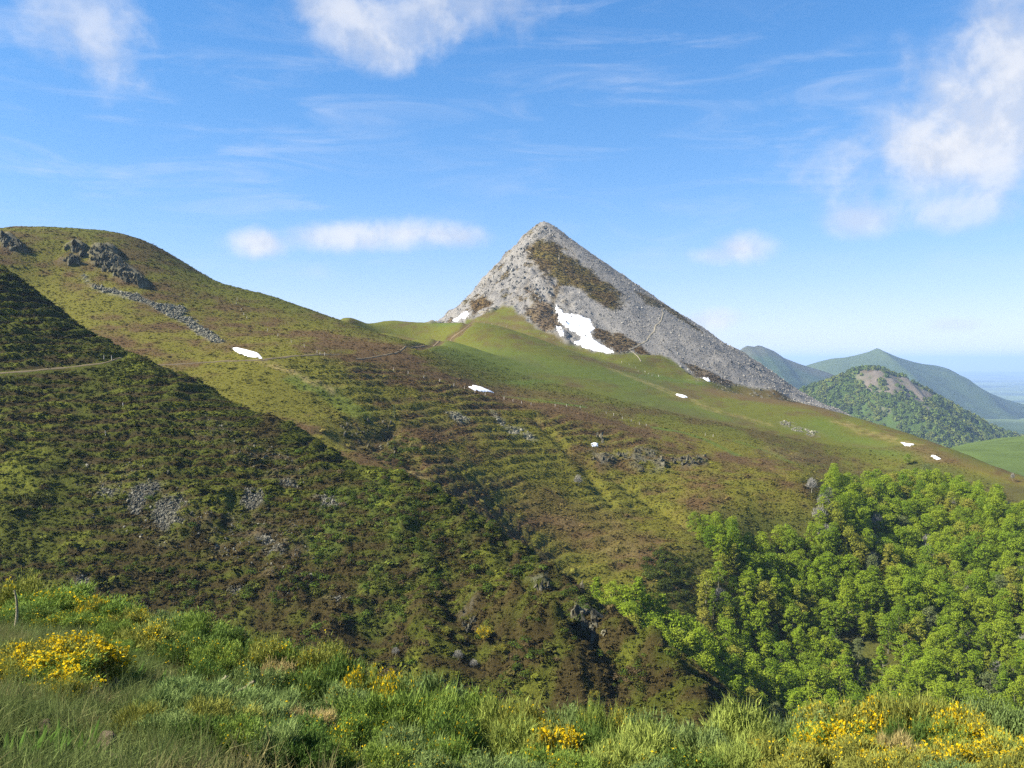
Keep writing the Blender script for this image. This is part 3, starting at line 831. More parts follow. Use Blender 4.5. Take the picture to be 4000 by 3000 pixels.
screew = np.maximum.reduce([zw(c5([(985, 385), (1050, 365), (1240, 375), (1330, 395), (1440, 455), (1580, 545), (1560, 570), (1470, 590), (1400, 575), (1250, 540), (1130, 520), (1060, 480), (1030, 420)]), 6, 22, 60, 302),
                            zw(c5([(1400, 585), (1500, 610), (1560, 650), (1500, 650), (1430, 610)]), 6, 20, 50, 303), zw(c5([(1600, 630), (1650, 620), (1720, 680), (1690, 700), (1640, 660)]), 6, 20, 50, 304),
                            zw(c5([(1170, 620), (1250, 650), (1270, 670), (1200, 645)]), 6, 15, 50, 305)])
heathw = zw(c5([(990, 380), (1060, 335), (1120, 330), (1180, 340), (1260, 375), (1240, 385), (1100, 372), (1040, 375)]), 5, 12, 40, 306)
screew *= 1 - .8 * sstep(fbm(gw.X / 40, gw.Y / 40, 5, 307, .6), .0, .3)
cw = np.broadcast_to(np.array((.060, .095, .022)), gw.X.shape + (3,)) * (1 + .35 * fbm(gw.X / 25, gw.Y / 25, 4, 308)[..., None])
cw = cw * (1 - screew[..., None]) + np.array((.185, .155, .15)) * screew[..., None]
cw = cw * (1 - heathw[..., None]) + np.array((.11, .08, .065)) * heathw[..., None]
wooded_hill = sheet('wooded_hill', gw, None, cw, M_FAR, label='wooded cone hill with a bare scree top beyond the slope')

f1sky = [(2500, 1560), (2750, 1440), (2872, 1384), (2905, 1357), (2915, 1350), (2930, 1351), (2940, 1356), (2955, 1352), (2966, 1346), (2980, 1355), (3000, 1362), (3020, 1370), (3060, 1398), (3130, 1424), (3200, 1445), (3300, 1478), (3500, 1560)]
g1, fl1, u1 = ridge('far', f1sky, 5200, .42, .5, 500, 22, 1300, 900, 60, 311, None, '')
cfar = np.array((.040, .066, .022)) * (1 + .4 * fbm(g1.X / 90, g1.Y / 90, 4, 312)[..., None])
top1 = .55 * (1 - sstep(fl1, 30, 90))
bare1 = sstep(fbm(g1.X / 160, g1.Y / 160, 4, 313), .28, .42) * .5
cfar = cfar * (1 - top1[..., None]) + np.array((.095, .075, .06)) * top1[..., None]
cfar = cfar * (1 - bare1[..., None]) + np.array((.11, .125, .045)) * bare1[..., None]
sheet('far_hill', g1, None, cfar, M_FAR, label='blue hazy far hill with two small bumps on its top')
f2sky = [(2900, 1480), (3090, 1445), (3140, 1431), (3200, 1412), (3250, 1400), (3300, 1396), (3350, 1386), (3400, 1372), (3425, 1360), (3440, 1368), (3500, 1394), (3560, 1412), (3600, 1421), (3660, 1428), (3700, 1440), (3760, 1480), (3850, 1530), (3920, 1558), (4000, 1580), (4200, 1640)]
g2, fl2, u2 = ridge('far', f2sky, 6300, .36, .5, 600, 26, 1700, 1000, 75, 321, None, '')
cfar = np.array((.042, .068, .022)) * (1 + .4 * fbm(g2.X / 110, g2.Y / 110, 4, 322)[..., None])
bare2 = np.maximum(sstep(fbm(g2.X / 220, g2.Y / 220, 4, 323), .22, .4) * .5, (1 - sstep(fl2, 30, 160)) * .6 * (g2.X < at(3430, 1400, 6300)[0]))
cfar = cfar * (1 - bare2[..., None]) + np.array((.085, .115, .038)) * bare2[..., None]
sheet('far_hill', g2, None, cfar, M_FAR, label='long hazy blue hill with a pointed top behind the wooded cone')

# pasture and the copse edge at the right
q = [A(3600, 1760, 760), A(3750, 1738, 900), A(3850, 1733, 930), A(3950, 1726, 940), A(4100, 1716, 950), A(4400, 1700, 950), A(3750, 1850, 600), A(4000, 1850, 640), A(4300, 1850, 640), A(4300, 1950, 520)]
q += [(p[0], p[1] + 150, p[2] - 40) for p in q[1:6]] + [(330, 900, -150)]
gp = Grid(300, 760, 470, 1080, 6)
gp.Z = TPS(q, smooth=.05)(gp.X, gp.Y) + 1.5 * fbm(gp.X / 60, gp.Y / 60, 3, 331)
cp_ = np.array((.095, .138, .046)) * (1 + .45 * fbm(gp.X / 40, gp.Y / 18, 5, 332, .65)[..., None])
sheet('pasture', gp, None, cp_, M_HILL, label='bright green pasture beyond the slope at the right edge')

# the plain out to the horizon
gl = Grid(-42000, 42000, -42000, 42000, 420)
rr = np.hypot(gl.X, gl.Y)
gl.Z = np.where(True, -330 - 190 * sstep(rr, 3500, 12000), 0) + 55 * fbm(gl.X / 3500, gl.Y / 3500, 4, 341) * sstep(rr, 2500, 6000) - 60 * (1 - sstep(rr, 0, 2000))
woods = sstep(fbm(gl.X / 1500, gl.Y / 1500, 5, 342, .6), -.05, .15)
cl = np.array((.15, .20, .065)) * (1 - woods[..., None]) + np.array((.035, .060, .020)) * woods[..., None]
cl = cl * (1 + .3 * fbm(gl.X / 700, gl.Y / 700, 2, 343)[..., None])
plain = sheet('plain', gl, None, cl, terrain_mat('far_fields', .002, .5, 1.0, .01), label='hazy lowland of fields and woods out to the horizon')

# -- paths
def ribbon(name, line, width, mat, grids, lift=.10, label=None, rgb=None, step=None, jitter=.25):
    P = np.array(line)[:, :2]
    s = np.r_[0, np.cumsum(np.hypot(*np.diff(P, axis=0).T))]
    st = step or max(.6, width * .8)
    n = max(4, int(s[-1] / st))
    ss = np.linspace(0, s[-1], n)
    px = np.interp(ss, s, P[:, 0]); py = np.interp(ss, s, P[:, 1])
    kx = np.convolve(np.pad(px, 3, 'edge'), np.ones(7) / 7, 'valid'); ky = np.convolve(np.pad(py, 3, 'edge'), np.ones(7) / 7, 'valid')
    kx += jitter * vnoise(ss / 5, ss * 0, 5); ky += jitter * vnoise(ss / 5, ss * 0 + 9, 6)
    tx, ty = np.gradient(kx), np.gradient(ky); ln = np.hypot(tx, ty) + 1e-9
    nx, ny = -ty / ln, tx / ln
    w = width * (.75 + .4 * vnoise(ss / 4, ss * 0 + 3, 7))
    V, m = [], 5
    for k_ in range(m):
        o_ = (k_ / (m - 1) - .5) * w
        x, y = kx + nx * o_, ky + ny * o_
        z = np.max([g.height(x, y) for g in grids], axis=0) + lift - (.25 if k_ in (0, m - 1) else 0)
        V.append(np.c_[x, y, z])
    V = np.concatenate(V)
    a = np.arange(n - 1)
    Fc = np.concatenate([np.c_[k_ * n + a, (k_ + 1) * n + a, (k_ + 1) * n + a + 1, k_ * n + a + 1] for k_ in range(m - 1)])
    me = mesh_from(name, V, Fc, smooth=True)
    set_color(me, np.broadcast_to(rgb, (len(V), 3)) * (1 + .25 * fbm(V[:, 0] / 3, V[:, 1] / 3, 3, 8)[:, None]))
    return obj(name, me, mat=mat, kind='structure', label=label)


M_PATH = terrain_mat('trodden_earth', 1.4, .3, .06, 2.0)
PT, PE, PG = np.array((.18, .145, .115)), np.array((.19, .145, .11)), np.array((.29, .26, .25))
ribbon('path', spur_path, .9, M_PATH, GSP, .10, 'narrow footpath crossing the dark spur at the left', PT)
ribbon('path', pw(c1([(1290, 1388), (1600, 1377), (1860, 1357), (2100, 1349), (2250, 1345), (2330, 1342)])), 1.2, M_PATH, GR0, .25, 'footpath along the foot of the rounded hill towards the snow bank', PT)
ribbon('path', pw(c2([(490, 676), (600, 664), (720, 652), (860, 640), (960, 634), (1080, 632), (1180, 630)])), 1.5, M_PATH, GR0, .25, 'pale footpath passing the gate posts below the rounded hill', PT)
ribbon('path', pw(c2([(1290, 668), (1400, 664), (1540, 638), (1680, 612), (1790, 572), (1860, 562)])), 1.3, M_PATH, GR0, .25, 'footpath under the dark shoulder of the rounded hill', PT)
ribbon('path', pw(c3([(20, 1232), (110, 1222), (250, 1184), (350, 1152), (440, 1108), (500, 1060), (535, 1030)])), 1.6, M_PATH, GR0, .30, 'rutted brown track climbing over the saddle to the peak', PE)
ribbon('path', pw(c3([(510, 975), (600, 935), (700, 900), (800, 852), (900, 812), (990, 768)])), 1.3, M_PATH, GR0, .35, 'pale path up the left foot of the peak', PG)
ribbon('path', pw(c3([(1885, 1257), (1990, 1207), (2050, 1182), (2080, 1122), (2120, 1097), (2120, 1052), (2170, 1012), (2195, 942), (2180, 902)])), 2.0, M_PATH, GR0, .40, 'pale trail crossing the big scree on the right of the peak', PG)
ribbon('path', pw(c3([(1905, 1258), (1960, 1300), (1985, 1330), (2005, 1362)])), 1.4, M_PATH, GR0, .35, 'short pale trail dropping from the scree to the fence', PG)
ribbon('path', pw(c3([(1280, 412), (1300, 440), (1282, 465), (1302, 490), (1290, 508)])), 1.4, M_PATH, GR0, .35, 'zigzag of bare earth in the upper turf of the peak', PG)
ribbon('path', pw(c3([(1000, 392), (1040, 415), (1085, 437)])), 1.2, M_PATH, GR0, .35, 'pale track at the upper left of the turf on the peak', PG)
ribbon('path', pw(c3([(1090, 625), (1110, 595), (1145, 578)])), 1.5, M_PATH, GR0, .35, 'pale track at the lower left of the turf on the peak', PG)
ribbon('path', pw(c3([(1460, 525), (1490, 500), (1510, 520), (1530, 515)])), 1.5, M_PATH, GR0, .35, 'pale track at the right border of the turf on the peak', PG)

# -- snow
m_snow, t_, b_ = new_mat('old_snow')
geo_ = t_.add('ShaderNodeNewGeometry')
t_.l.new(t_.mix(t_.noise(geo_.outputs['Position'], .35, 5, .6), rgba((.84, .84, .85)), rgba((.92, .92, .92))), b_.inputs['Base Color'])
b_.inputs['Roughness'].default_value = .7


def snow(poly_px, label, thick=.45, step=.7, rag=2.2):
    P = pw(poly_px)
    P = np.array(P)[:, :2]
    x0, y0 = P.min(0) - 2; x1, y1 = P.max(0) + 2
    step = min(step, max(x1 - x0, y1 - y0) / 24)
    g = Grid(x0, x1, y0, y1, step)
    sd = poly_sd(P, g.X + rag * fbm(g.X / 5, g.Y / 5, 4, 401, .65), g.Y + rag * fbm(g.X / 5 + 3, g.Y / 5, 4, 402, .65))
    tt = np.clip(sd + step * .6, 0, None)
    hgt = gh.height(g.X, g.Y)
    # an even drift that bridges the rough ground under it
    kern = np.ones(5) / 5
    sm = np.apply_along_axis(lambda v: np.convolve(np.pad(v, 2, 'edge'), kern, 'valid'), 0, hgt)
    sm = np.apply_along_axis(lambda v: np.convolve(np.pad(v, 2, 'edge'), kern, 'valid'), 1, sm)
    g.Z = sm + np.where(sd > -step, thick * (1 - np.exp(-tt / (1.2 * thick))) - .05, -.6)
    c = grid_faces(g.nx, g.ny)
    Fc = c[(sd.ravel()[c] > -step).all(1) & (sd.ravel()[c] > 0).any(1)]
    Vv = np.c_[g.X.ravel(), g.Y.ravel(), g.Z.ravel()]
    used = np.unique(Fc); idx = np.full(len(Vv), -1); idx[used] = np.arange(len(used))
    ctr = Vv[used].mean(0)
    me = mesh_from('snow_patch', Vv[used] - ctr, idx[Fc], smooth=True)
    return obj('snow_patch', me, mat=m_snow, label=label, cat='snow patch', group='snow patches left on the slopes', loc=ctr)


snow(c3([(1265, 860), (1290, 890), (1320, 930), (1350, 945), (1400, 940), (1470, 955), (1510, 975), (1560, 990), (1575, 1040), (1600, 1070), (1560, 1110), (1590, 1170), (1640, 1200), (1700, 1235), (1760, 1280), (1700, 1280),
         (1620, 1265), (1540, 1245), (1430, 1195), (1470, 1180), (1480, 1150), (1460, 1120), (1400, 1090), (1350, 1060), (1310, 1030), (1280, 985), (1290, 960), (1270, 920)]), 'largest snow patch, on the front of the grey peak', .6)
snow(c3([(1268, 1048), (1310, 1055), (1335, 1085), (1330, 1140), (1300, 1132), (1270, 1092)]), 'small oval snow patch just left of the largest one')
snow(c3([(370, 1002), (430, 960), (500, 922), (516, 942), (510, 967), (470, 988)]), 'snow strip at the left foot of the grey peak')
snow(c3([(508, 1574), (570, 1566), (610, 1576), (660, 1598), (745, 1632), (640, 1617), (560, 1607)]), 'thin snow strip beside the fence posts on the ridge', .7)
snow(c2([(232, 575), (300, 578), (380, 598), (450, 618), (497, 668), (430, 654), (350, 640), (280, 612)]), 'snow bank by the footpath at the foot of the rounded hill', .8, rag=.6)
snow(c4([(765, 826), (800, 830), (832, 855), (820, 868), (780, 849)]), 'small snow patch at the right foot of the peak', .7)
snow(c4([(536, 972), (600, 982), (640, 1002), (600, 1006), (550, 992)]), 'narrow snow sliver in the brown slope below the peak', .7)
snow(c5([(1340, 882), (1375, 890), (1420, 896), (1395, 908), (1352, 906)]), 'small snow patch on the far brown slope above the wood', .7)
snow(c5([(1545, 970), (1580, 980), (1614, 1003), (1585, 1008), (1556, 994)]), 'snow patch at the upper edge of the wood', .7)
snow(c7([(1750, 368), (1797, 366), (1793, 383), (1758, 384)]), 'tiny snow patch under rocks in the middle slope', .5, rag=.3)

# ---------------------------------------------------------------- stones, outcrops, posts
import bmesh


def rock_mesh(name, seed, sub=1, sq=(1, 1, .8), jag=.35):
    bm = bmesh.new(); bmesh.ops.create_icosphere(bm, subdivisions=sub, radius=1.0)
    rr_ = random.Random(seed)
    planes = [(Vector((rr_.gauss(0, 1), rr_.gauss(0, 1), rr_.gauss(0, .8))).normalized(), rr_.uniform(.45, .8)) for _ in range(9)]
    for v in bm.verts:
        c = v.co.copy()
        for n_, d_ in planes:                          # cleaved faces
            k_ = c.dot(n_)
            if k_ > d_: c -= n_ * (k_ - d_)
        c *= 1 + jag * .35 * rr_.uniform(-1, 1)
        v.co = Vector((c.x * sq[0], c.y * sq[1], c.z * sq[2]))
    me = bpy.data.meshes.new(name); bm.to_mesh(me); bm.free()
    return me


def stone_mat(name, c1_, c2_, scale=1.5, tint=False):
    m, t, b = new_mat(name)
    oi = t.add('ShaderNodeObjectInfo'); tc = t.add('ShaderNodeTexCoord')
    n = t.noise(tc.outputs['Object'], scale, 5, .65)
    c1_, c2_ = (tuple(float(k_) for k_ in ALB * np.array(c)) for c in (c1_, c2_))
    col = t.mix(t.smooth(n, .3, .7), rgba(c1_), rgba(c2_))
    if tint:
        a = t.add('ShaderNodeAttribute', attribute_type='INSTANCER', attribute_name='tint')
        col = t.mix(1.0, a.outputs['Color'], t.mix(t.smooth(n, .3, .7), rgba((.8, .8, .8)), rgba((1.2, 1.2, 1.2))), 'MULTIPLY')
    k = t.smooth(oi.outputs['Random'], 0, 1, .72, 1.25)
    vm = t.add('ShaderNodeVectorMath', operation='SCALE'); t.l.new(col, vm.inputs[0]); t.l.new(k, vm.inputs['Scale'])
    t.l.new(vm.outputs[0], b.inputs['Base Color'])
    bp = t.add('ShaderNodeBump'); bp.inputs['Distance'].default_value = .15
    t.l.new(t.noise(tc.outputs['Object'], scale * 4, 5, .7), bp.inputs['Height']); t.l.new(bp.outputs[0], b.inputs['Normal'])
    return m


M_STONE = stone_mat('loose_stone', (.3, .3, .3), (.4, .4, .4), 1.5, True)
M_CRAG = stone_mat('crag_rock', (.06, .056, .045), (.19, .18, .16), .9)
M_BOULDER = stone_mat('boulder_rock', (.22, .17, .14), (.38, .31, .26), 3.0)
stone_protos = [(rock_mesh('stone', 500 + i, 1, (1, .8, .6)), M_STONE) for i in range(5)]


def sample_grid(g, w, n, rng=RNG):
    """n random plan points on a height field with probability w"""
    p = np.clip(w, 0, None).ravel().astype(float); p /= p.sum()
    k = rng.choice(len(p), n, p=p)
    x = g.X.ravel()[k] + rng.uniform(-.5, .5, n) * g.h; y = g.Y.ravel()[k] + rng.uniform(-.5, .5, n) * g.h
    return x, y, k


def rots(n, tilt=math.pi):
    return np.c_[RNG.uniform(-tilt, tilt, n), RNG.uniform(-tilt, tilt, n), RNG.uniform(0, 6.28, n)]


x, y, k_ = sample_grid(gh, bare * (gh.Y < AP[1] + 25) * (conew > .1) * (.4 + .9 * (n_s > 0)), 34000)
s_ = RNG.lognormal(-.62, .42, len(x)).clip(.25, 2.1)
c_ = np.array((.268, .258, .300)) * RNG.uniform(.72, 1.2, len(x))[:, None]
scatter('scree', np.c_[x, y, gh.height(x, y) + s_ * .15], rots(len(x)), np.c_[s_, s_ * .9, s_ * .7], stone_protos, c_, label='pale grey scree covering the sides of the steep peak')
x, y, k_ = sample_grid(gh, np.maximum(run * (run > .4), patch * .5 * (patch > .5)) + .9 * stones * (stones > .4), 7000)
s_ = RNG.lognormal(-.75, .4, len(x)).clip(.2, 1.3)
c_ = np.array((.22, .213, .205)) * RNG.uniform(.6, 1.35, len(x))[:, None]
scatter('rubble', np.c_[x, y, gh.height(x, y) + s_ * .2], rots(len(x)), np.c_[s_, s_, s_ * .8], stone_protos, c_, label='grey stone run down the rounded hill and loose stones on the slopes')
x, y, k_ = sample_grid(gs, np.maximum(rp * (rp > .35), .045 * greyzone), 5200)
s_ = RNG.lognormal(-1.55, .45, len(x)).clip(.09, .7)
c_ = np.array((.19, .183, .18)) * RNG.uniform(.6, 1.4, len(x))[:, None]
scatter('rubble', np.c_[x, y, gs.height(x, y) + s_ * .25], rots(len(x)), np.c_[s_, s_, s_ * .8], stone_protos, c_, label='grey stones lying in patches on the dark heather spur')

crag_meshes = [rock_mesh('rock', 520 + i, 2, (.75, .6, 1.1), .75) for i in range(6)]
for m_ in crag_meshes: m_.materials.append(M_CRAG)


def outcrop(poly_px, n, size, label, G=gh, grids=None, group=None):
    P = np.array(pw(poly_px, grids))[:, :2]
    ctr = P.mean(0); z0 = float(G.height(*ctr))
    root = empty('rock_outcrop', (ctr[0], ctr[1], z0), label, 'rock', group)
    lo, hi = P.min(0), P.max(0); got = 0; tries = 0
    while got < n and tries < 4000:
        tries += 1
        q = np.array((random.uniform(lo[0], hi[0]), random.uniform(lo[1], hi[1])))
        if poly_sd(P, q[0], q[1]) < 0: continue
        o = bpy.data.objects.new('rock', crag_meshes[random.randrange(6)]); COL.objects.link(o); o.parent = root
        s = size * random.lognormvariate(0, .35)
        o.location = (q[0] - ctr[0], q[1] - ctr[1], float(G.height(*q)) - z0 + s * .05)
        o.rotation_euler = (random.gauss(-.25, .25), random.gauss(.15, .25), random.uniform(0, 6.28)); o.scale = (s * random.uniform(.7, 1.1), s * random.uniform(.7, 1.1), s * random.uniform(.9, 1.4))
        got += 1


outcrop(crag_px[0], 130, 1.25, 'largest dark crag on the upper face of the rounded hill')
outcrop(crag_px[1], 30, 1.1, 'small crag just left of the largest one on the hill')
outcrop(crag_px[2], 18, 1.0, 'low rocks below the small crag on the rounded hill')
outcrop(crag_px[3], 34, 1.2, 'crag on the rounded hill at the left edge of the photo')
outcrop(crag2_px, 42, .8, 'dark broken crag in the heather below the fence ridge')
outcrop(crag3_px, 30, .8, 'row of small rocks right of the broken crag on the middle slope')
outcrop(c7([(1760, 300), (1800, 310), (1840, 350), (1830, 370), (1780, 330)]), 9, .9, 'few upright rocks above the tiny snow patch')
outcrop(crag4_px[0], 8, .7, 'pale rocks on the crest of the dark spur', gs, GSP)
outcrop(crag4_px[1], 22, .9, 'pale slabs near the lower end of the dark spur', gs, GSP)
outcrop(crag4_px[2], 9, .7, 'pale rocks beside the yellow bush low on the spur', gs, GSP)
outcrop(c7([(1660, 1270), (1700, 1265), (1730, 1280), (1700, 1300)]), 4, 1.2, 'lone pale boulder group in the gully behind the spur')
outcrop(gully_px, 40, .8, 'dark shaded rocks in the gully under the birch sapling')

M_PEAKROCK = stone_mat('peak_rock', (.19, .18, .205), (.31, .30, .345), .7)
peak_meshes = [rock_mesh('rock', 540 + i, 2, (.9, .7, 1.0), .6) for i in range(6)]
for m_ in peak_meshes: m_.materials.append(M_PEAKROCK)
crag_meshes, low_crags = peak_meshes, crag_meshes
outcrop(c3([(880, 430), (990, 470), (1010, 600), (930, 720), (760, 740), (640, 800), (600, 740), (700, 620), (800, 520)]), 120, 1.5, 'rocky buttress on the left flank of the grey peak')
outcrop(c3([(1060, 290), (1100, 220), (1160, 172), (1230, 240), (1260, 290), (1160, 270)]), 60, 1.1, 'broken pale rocks of the peak summit')
outcrop(c3([(1000, 720), (1150, 620), (1240, 690), (1240, 820), (1120, 860), (1020, 800)]), 60, 1.3, 'rock rib in the middle of the peak above the big snow patch')
outcrop(c3([(960, 380), (1020, 340), (1100, 310), (1000, 390), (960, 450), (900, 470)]), 30, 1.2, 'line of rocks left of the upper turf on the peak')
crag_meshes = low_crags

m_post, t_, b_ = new_mat('weathered_wood')
oi_ = t_.add('ShaderNodeObjectInfo'); tc_ = t_.add('ShaderNodeTexCoord')
mp_ = t_.add('ShaderNodeMapping', ins={0: tc_.outputs['Object']}); mp_.inputs['Scale'].default_value = (9, 9, 1.2)
t_.l.new(t_.mix(t_.noise(mp_.outputs[0], 3, 4, .6), rgba((.33, .29, .24)), rgba((.66, .62, .55))), b_.inputs['Base Color'])


def post_mesh(i):
    rr_ = random.Random(i); V, Fc, n = [], [], 7
    lev = [(-.3, .085), (.3, .08), (.8, .076), (1.22, .07), (1.30, .045)]
    bx, by = rr_.uniform(-.05, .05), rr_.uniform(-.05, .05)
    for z, w in lev:
        for q in range(n):
            a = 6.2832 * q / n
            V.append((w * math.cos(a) * rr_.uniform(.9, 1.1) + bx * z * z, w * math.sin(a) + by * z * z, z))
    for l in range(len(lev) - 1):
        for q in range(n): Fc.append((l * n + q, l * n + (q + 1) % n, (l + 1) * n + (q + 1) % n, (l + 1) * n + q))
    me = bpy.data.meshes.new('fence_post'); me.from_pydata(V, [], Fc + [tuple((len(lev) - 1) * n + q for q in range(n))]); me.update()
    me.materials.append(m_post)
    return me


posts = [post_mesh(600 + i) for i in range(4)]
post_sets = [
    (c1([(898, 1335), (965, 1342)]), GSP, 'wooden post beside the footpath on the dark spur'),
    (c8([(760, 378), (652, 556)]), GSP, 'lone pale post standing in the heather of the dark spur'),
    (c2([(280, 160), (272, 195), (315, 250), (338, 290), (363, 318), (541, 428), (632, 472), (748, 528), (860, 572), (970, 620), (995, 632), (1035, 638)]), None, 'fence post in the line coming down the rounded hill'),
    (c2([(1630, 768), (1757, 800), (1893, 835), (2030, 868), (2152, 905)]) + c3([(123, 1497), (260, 1532), (383, 1567), (475, 1595), (565, 1625), (653, 1647)]) + c7([(1215, 96), (1270, 108), (1323, 120), (1382, 130), (1530, 140), (1602, 142), (1685, 150), (1846, 184), (1890, 196), (1945, 216), (2000, 232), (2050, 250), (2093, 260)]) +
     c4([(216, 1235), (276, 1248), (785, 1332), (853, 1342)]), None, 'pale fence post along the ridge above the middle slope'),
    (c3([(645, 1027), (712, 1037), (773, 1043), (838, 1058), (903, 1066), (1120, 1122), (1175, 1142), (1240, 1162), (1305, 1186), (1640, 1297), (1833, 1362), (1897, 1387), (1975, 1447), (2035, 1449), (2095, 1478), (2150, 1482)]) +
     c4([(65, 700), (128, 722), (185, 746), (265, 783), (297, 800), (383, 822), (722, 856)]), None, 'distant fence post on the grass at the foot of the peak')]
for pts_, gr_, lab in post_sets:
    for j, p in enumerate(pts_):
        q = raycast(p[0], p[1], gr_ or GR0, 150)
        if q is None: continue
        o = bpy.data.objects.new('fence_post', posts[j % 4]); COL.objects.link(o)
        g_ = gs if gr_ else gh
        o.location = (q[0], q[1], float(g_.height(q[0], q[1])))
        o.rotation_euler = (random.gauss(0, .06), random.gauss(0, .06), random.uniform(0, 6.28))
        o.scale = (1.15, 1.15, random.uniform(.85, 1.1))
        tag(o, lab, 'post', lab.replace('fence post', 'fence posts').replace('wooden post', 'posts').replace('lone pale post standing', 'posts standing'))

# ---------------------------------------------------------------- trees
def leaf_quads(C, N, size, rng, aspect=1.0):
    """one small four-sided leaf clump per centre, facing roughly N"""
    n = len(C)
    N = N + rng.normal(0, .55, (n, 3)); N /= np.linalg.norm(N, axis=1)[:, None] + 1e-9
    T = np.cross(N, rng.normal(0, 1, (n, 3))); T /= np.linalg.norm(T, axis=1)[:, None] + 1e-9
    Bn = np.cross(N, T)
    s = size[:, None]
    V = np.stack([C + T * s * aspect, C + Bn * s * .62 + N * s * .12, C - T * s * aspect, C - Bn * s * .62 + N * s * .12], 1)
    return V.reshape(-1, 3), np.arange(4 * n).reshape(n, 4)


def tube(path, radii, sides=6):
    P = np.array(path, float); n = len(P)
    T = np.gradient(P, axis=0); T /= np.linalg.norm(T, axis=1)[:, None] + 1e-9
    ref = np.array((.3, .9, .1)); U = np.cross(T, ref); U /= np.linalg.norm(U, axis=1)[:, None] + 1e-9; W = np.cross(T, U)
    a = np.arange(sides) * 2 * math.pi / sides
    V = (P[:, None] + (U[:, None] * np.cos(a)[None, :, None] + W[:, None] * np.sin(a)[None, :, None]) * np.array(radii)[:, None, None]).reshape(-1, 3)
    Fc = [(i * sides + q, i * sides + (q + 1) % sides, (i + 1) * sides + (q + 1) % sides, (i + 1) * sides + q) for i in range(n - 1) for q in range(sides)]
    return V, np.array(Fc)


def join(parts):
    V, Fc, o = [], [], 0
    for v, f in parts:
        V.append(v); Fc.append(np.asarray(f) + o); o += len(v)
    by = {}
    for f in Fc: by.setdefault(f.shape[1], []).append(f)
    return np.concatenate(V), [np.concatenate(f) for f in by.values()]


def trunk_parts(rng, h, r0, limbs, reach, lean=.04):
    top = np.array((rng.normal(0, lean) * h, rng.normal(0, lean) * h, h))
    pts = [np.array((0, 0, -.8)), np.array((0, 0, .3))] + [top * t_ + np.r_[rng.normal(0, .12, 2), 0] for t_ in (.3, .55, .8, 1)]
    out = [tube(pts, [r0 * 1.5, r0 * 1.1, r0 * .85, r0 * .6, r0 * .35, r0 * .08])]
    for i in range(limbs):
        t0 = rng.uniform(.22, .75); a = rng.uniform(0, 6.28)
        b0 = top * t0; L = reach * rng.uniform(.5, .95) * (1.1 - t0 * .6)
        b1 = b0 + np.array((math.cos(a) * L * .55, math.sin(a) * L * .55, L * .4)); b2 = b0 + np.array((math.cos(a) * L, math.sin(a) * L, L * .95))
        out.append(tube([b0, b1, b2], [r0 * .35, r0 * .22, r0 * .05], 5))
    return out


def beech(seed, h=13.0, rad=4.3, base=.22, lobes=28, per=78, leaf=.27, point=0.0):
    rng = np.random.default_rng(seed)
    tr = trunk_parts(rng, h * .9, .22, 6, rad)
    C, N, Sz = [], [], []
    for i in range(lobes):
        t_ = (i + rng.uniform(0, 1)) / lobes
        z = h * (base + (1 - base) * t_ * .97)
        prof = (math.sin(math.pi * min(1, .16 + .80 * t_)) ** .7) * (1 - point * t_)
        a = i * 2.4 + rng.uniform(-.5, .5); q = rad * prof * rng.uniform(.35, .85)
        lc = np.array((math.cos(a) * q, math.sin(a) * q, z)); lr = rad * rng.uniform(.22, .42) * (1 - .45 * point * t_)
        d = rng.normal(0, 1, (per, 3)); d[:, 2] = np.abs(d[:, 2]) * 1.0 - .25; d /= np.linalg.norm(d, axis=1)[:, None]
        rr_ = lr * rng.uniform(.55, 1.12, per)[:, None]
        C.append(lc + d * rr_ * np.array((1, 1, .7))); N.append(d * .5 + np.array((0, 0, .8))); Sz.append(rng.uniform(.6, 1.35, per) * leaf)
    V, Fc = leaf_quads(np.concatenate(C), np.concatenate(N), np.concatenate(Sz), rng)
    tv, tf = join(tr)
    return mesh_from('trunk', tv, tf, True), mesh_from('crown', V, Fc)


def bare_tree(seed, h=9.0, rad=3.0, n=1100, w=.075):
    rng = np.random.default_rng(seed)
    tv, tf = join(trunk_parts(rng, h * .75, .13, 12, rad * 1.3))
    d = rng.normal(0, 1, (n, 3)); d[:, 2] = np.abs(d[:, 2]); d /= np.linalg.norm(d, axis=1)[:, None]
    q = rng.uniform(.3, 1.0, n)[:, None]
    P = np.array((0, 0, h * .38)) + d * q * np.array((rad, rad, h * .58))
    D = d * .6 + np.array((0, 0, .8)) + rng.normal(0, .4, (n, 3)); D /= np.linalg.norm(D, axis=1)[:, None]
    S = np.cross(D, rng.normal(0, 1, (n, 3))); S /= np.linalg.norm(S, axis=1)[:, None]
    L = rng.uniform(.5, 1.2, n)[:, None]
    V = np.stack([P - S * w, P + S * w, P + D * L + S * w * .2, P + D * L - S * w * .2], 1).reshape(-1, 3)
    return mesh_from('trunk', tv, tf, True), mesh_from('crown', V, np.arange(4 * n).reshape(n, 4))


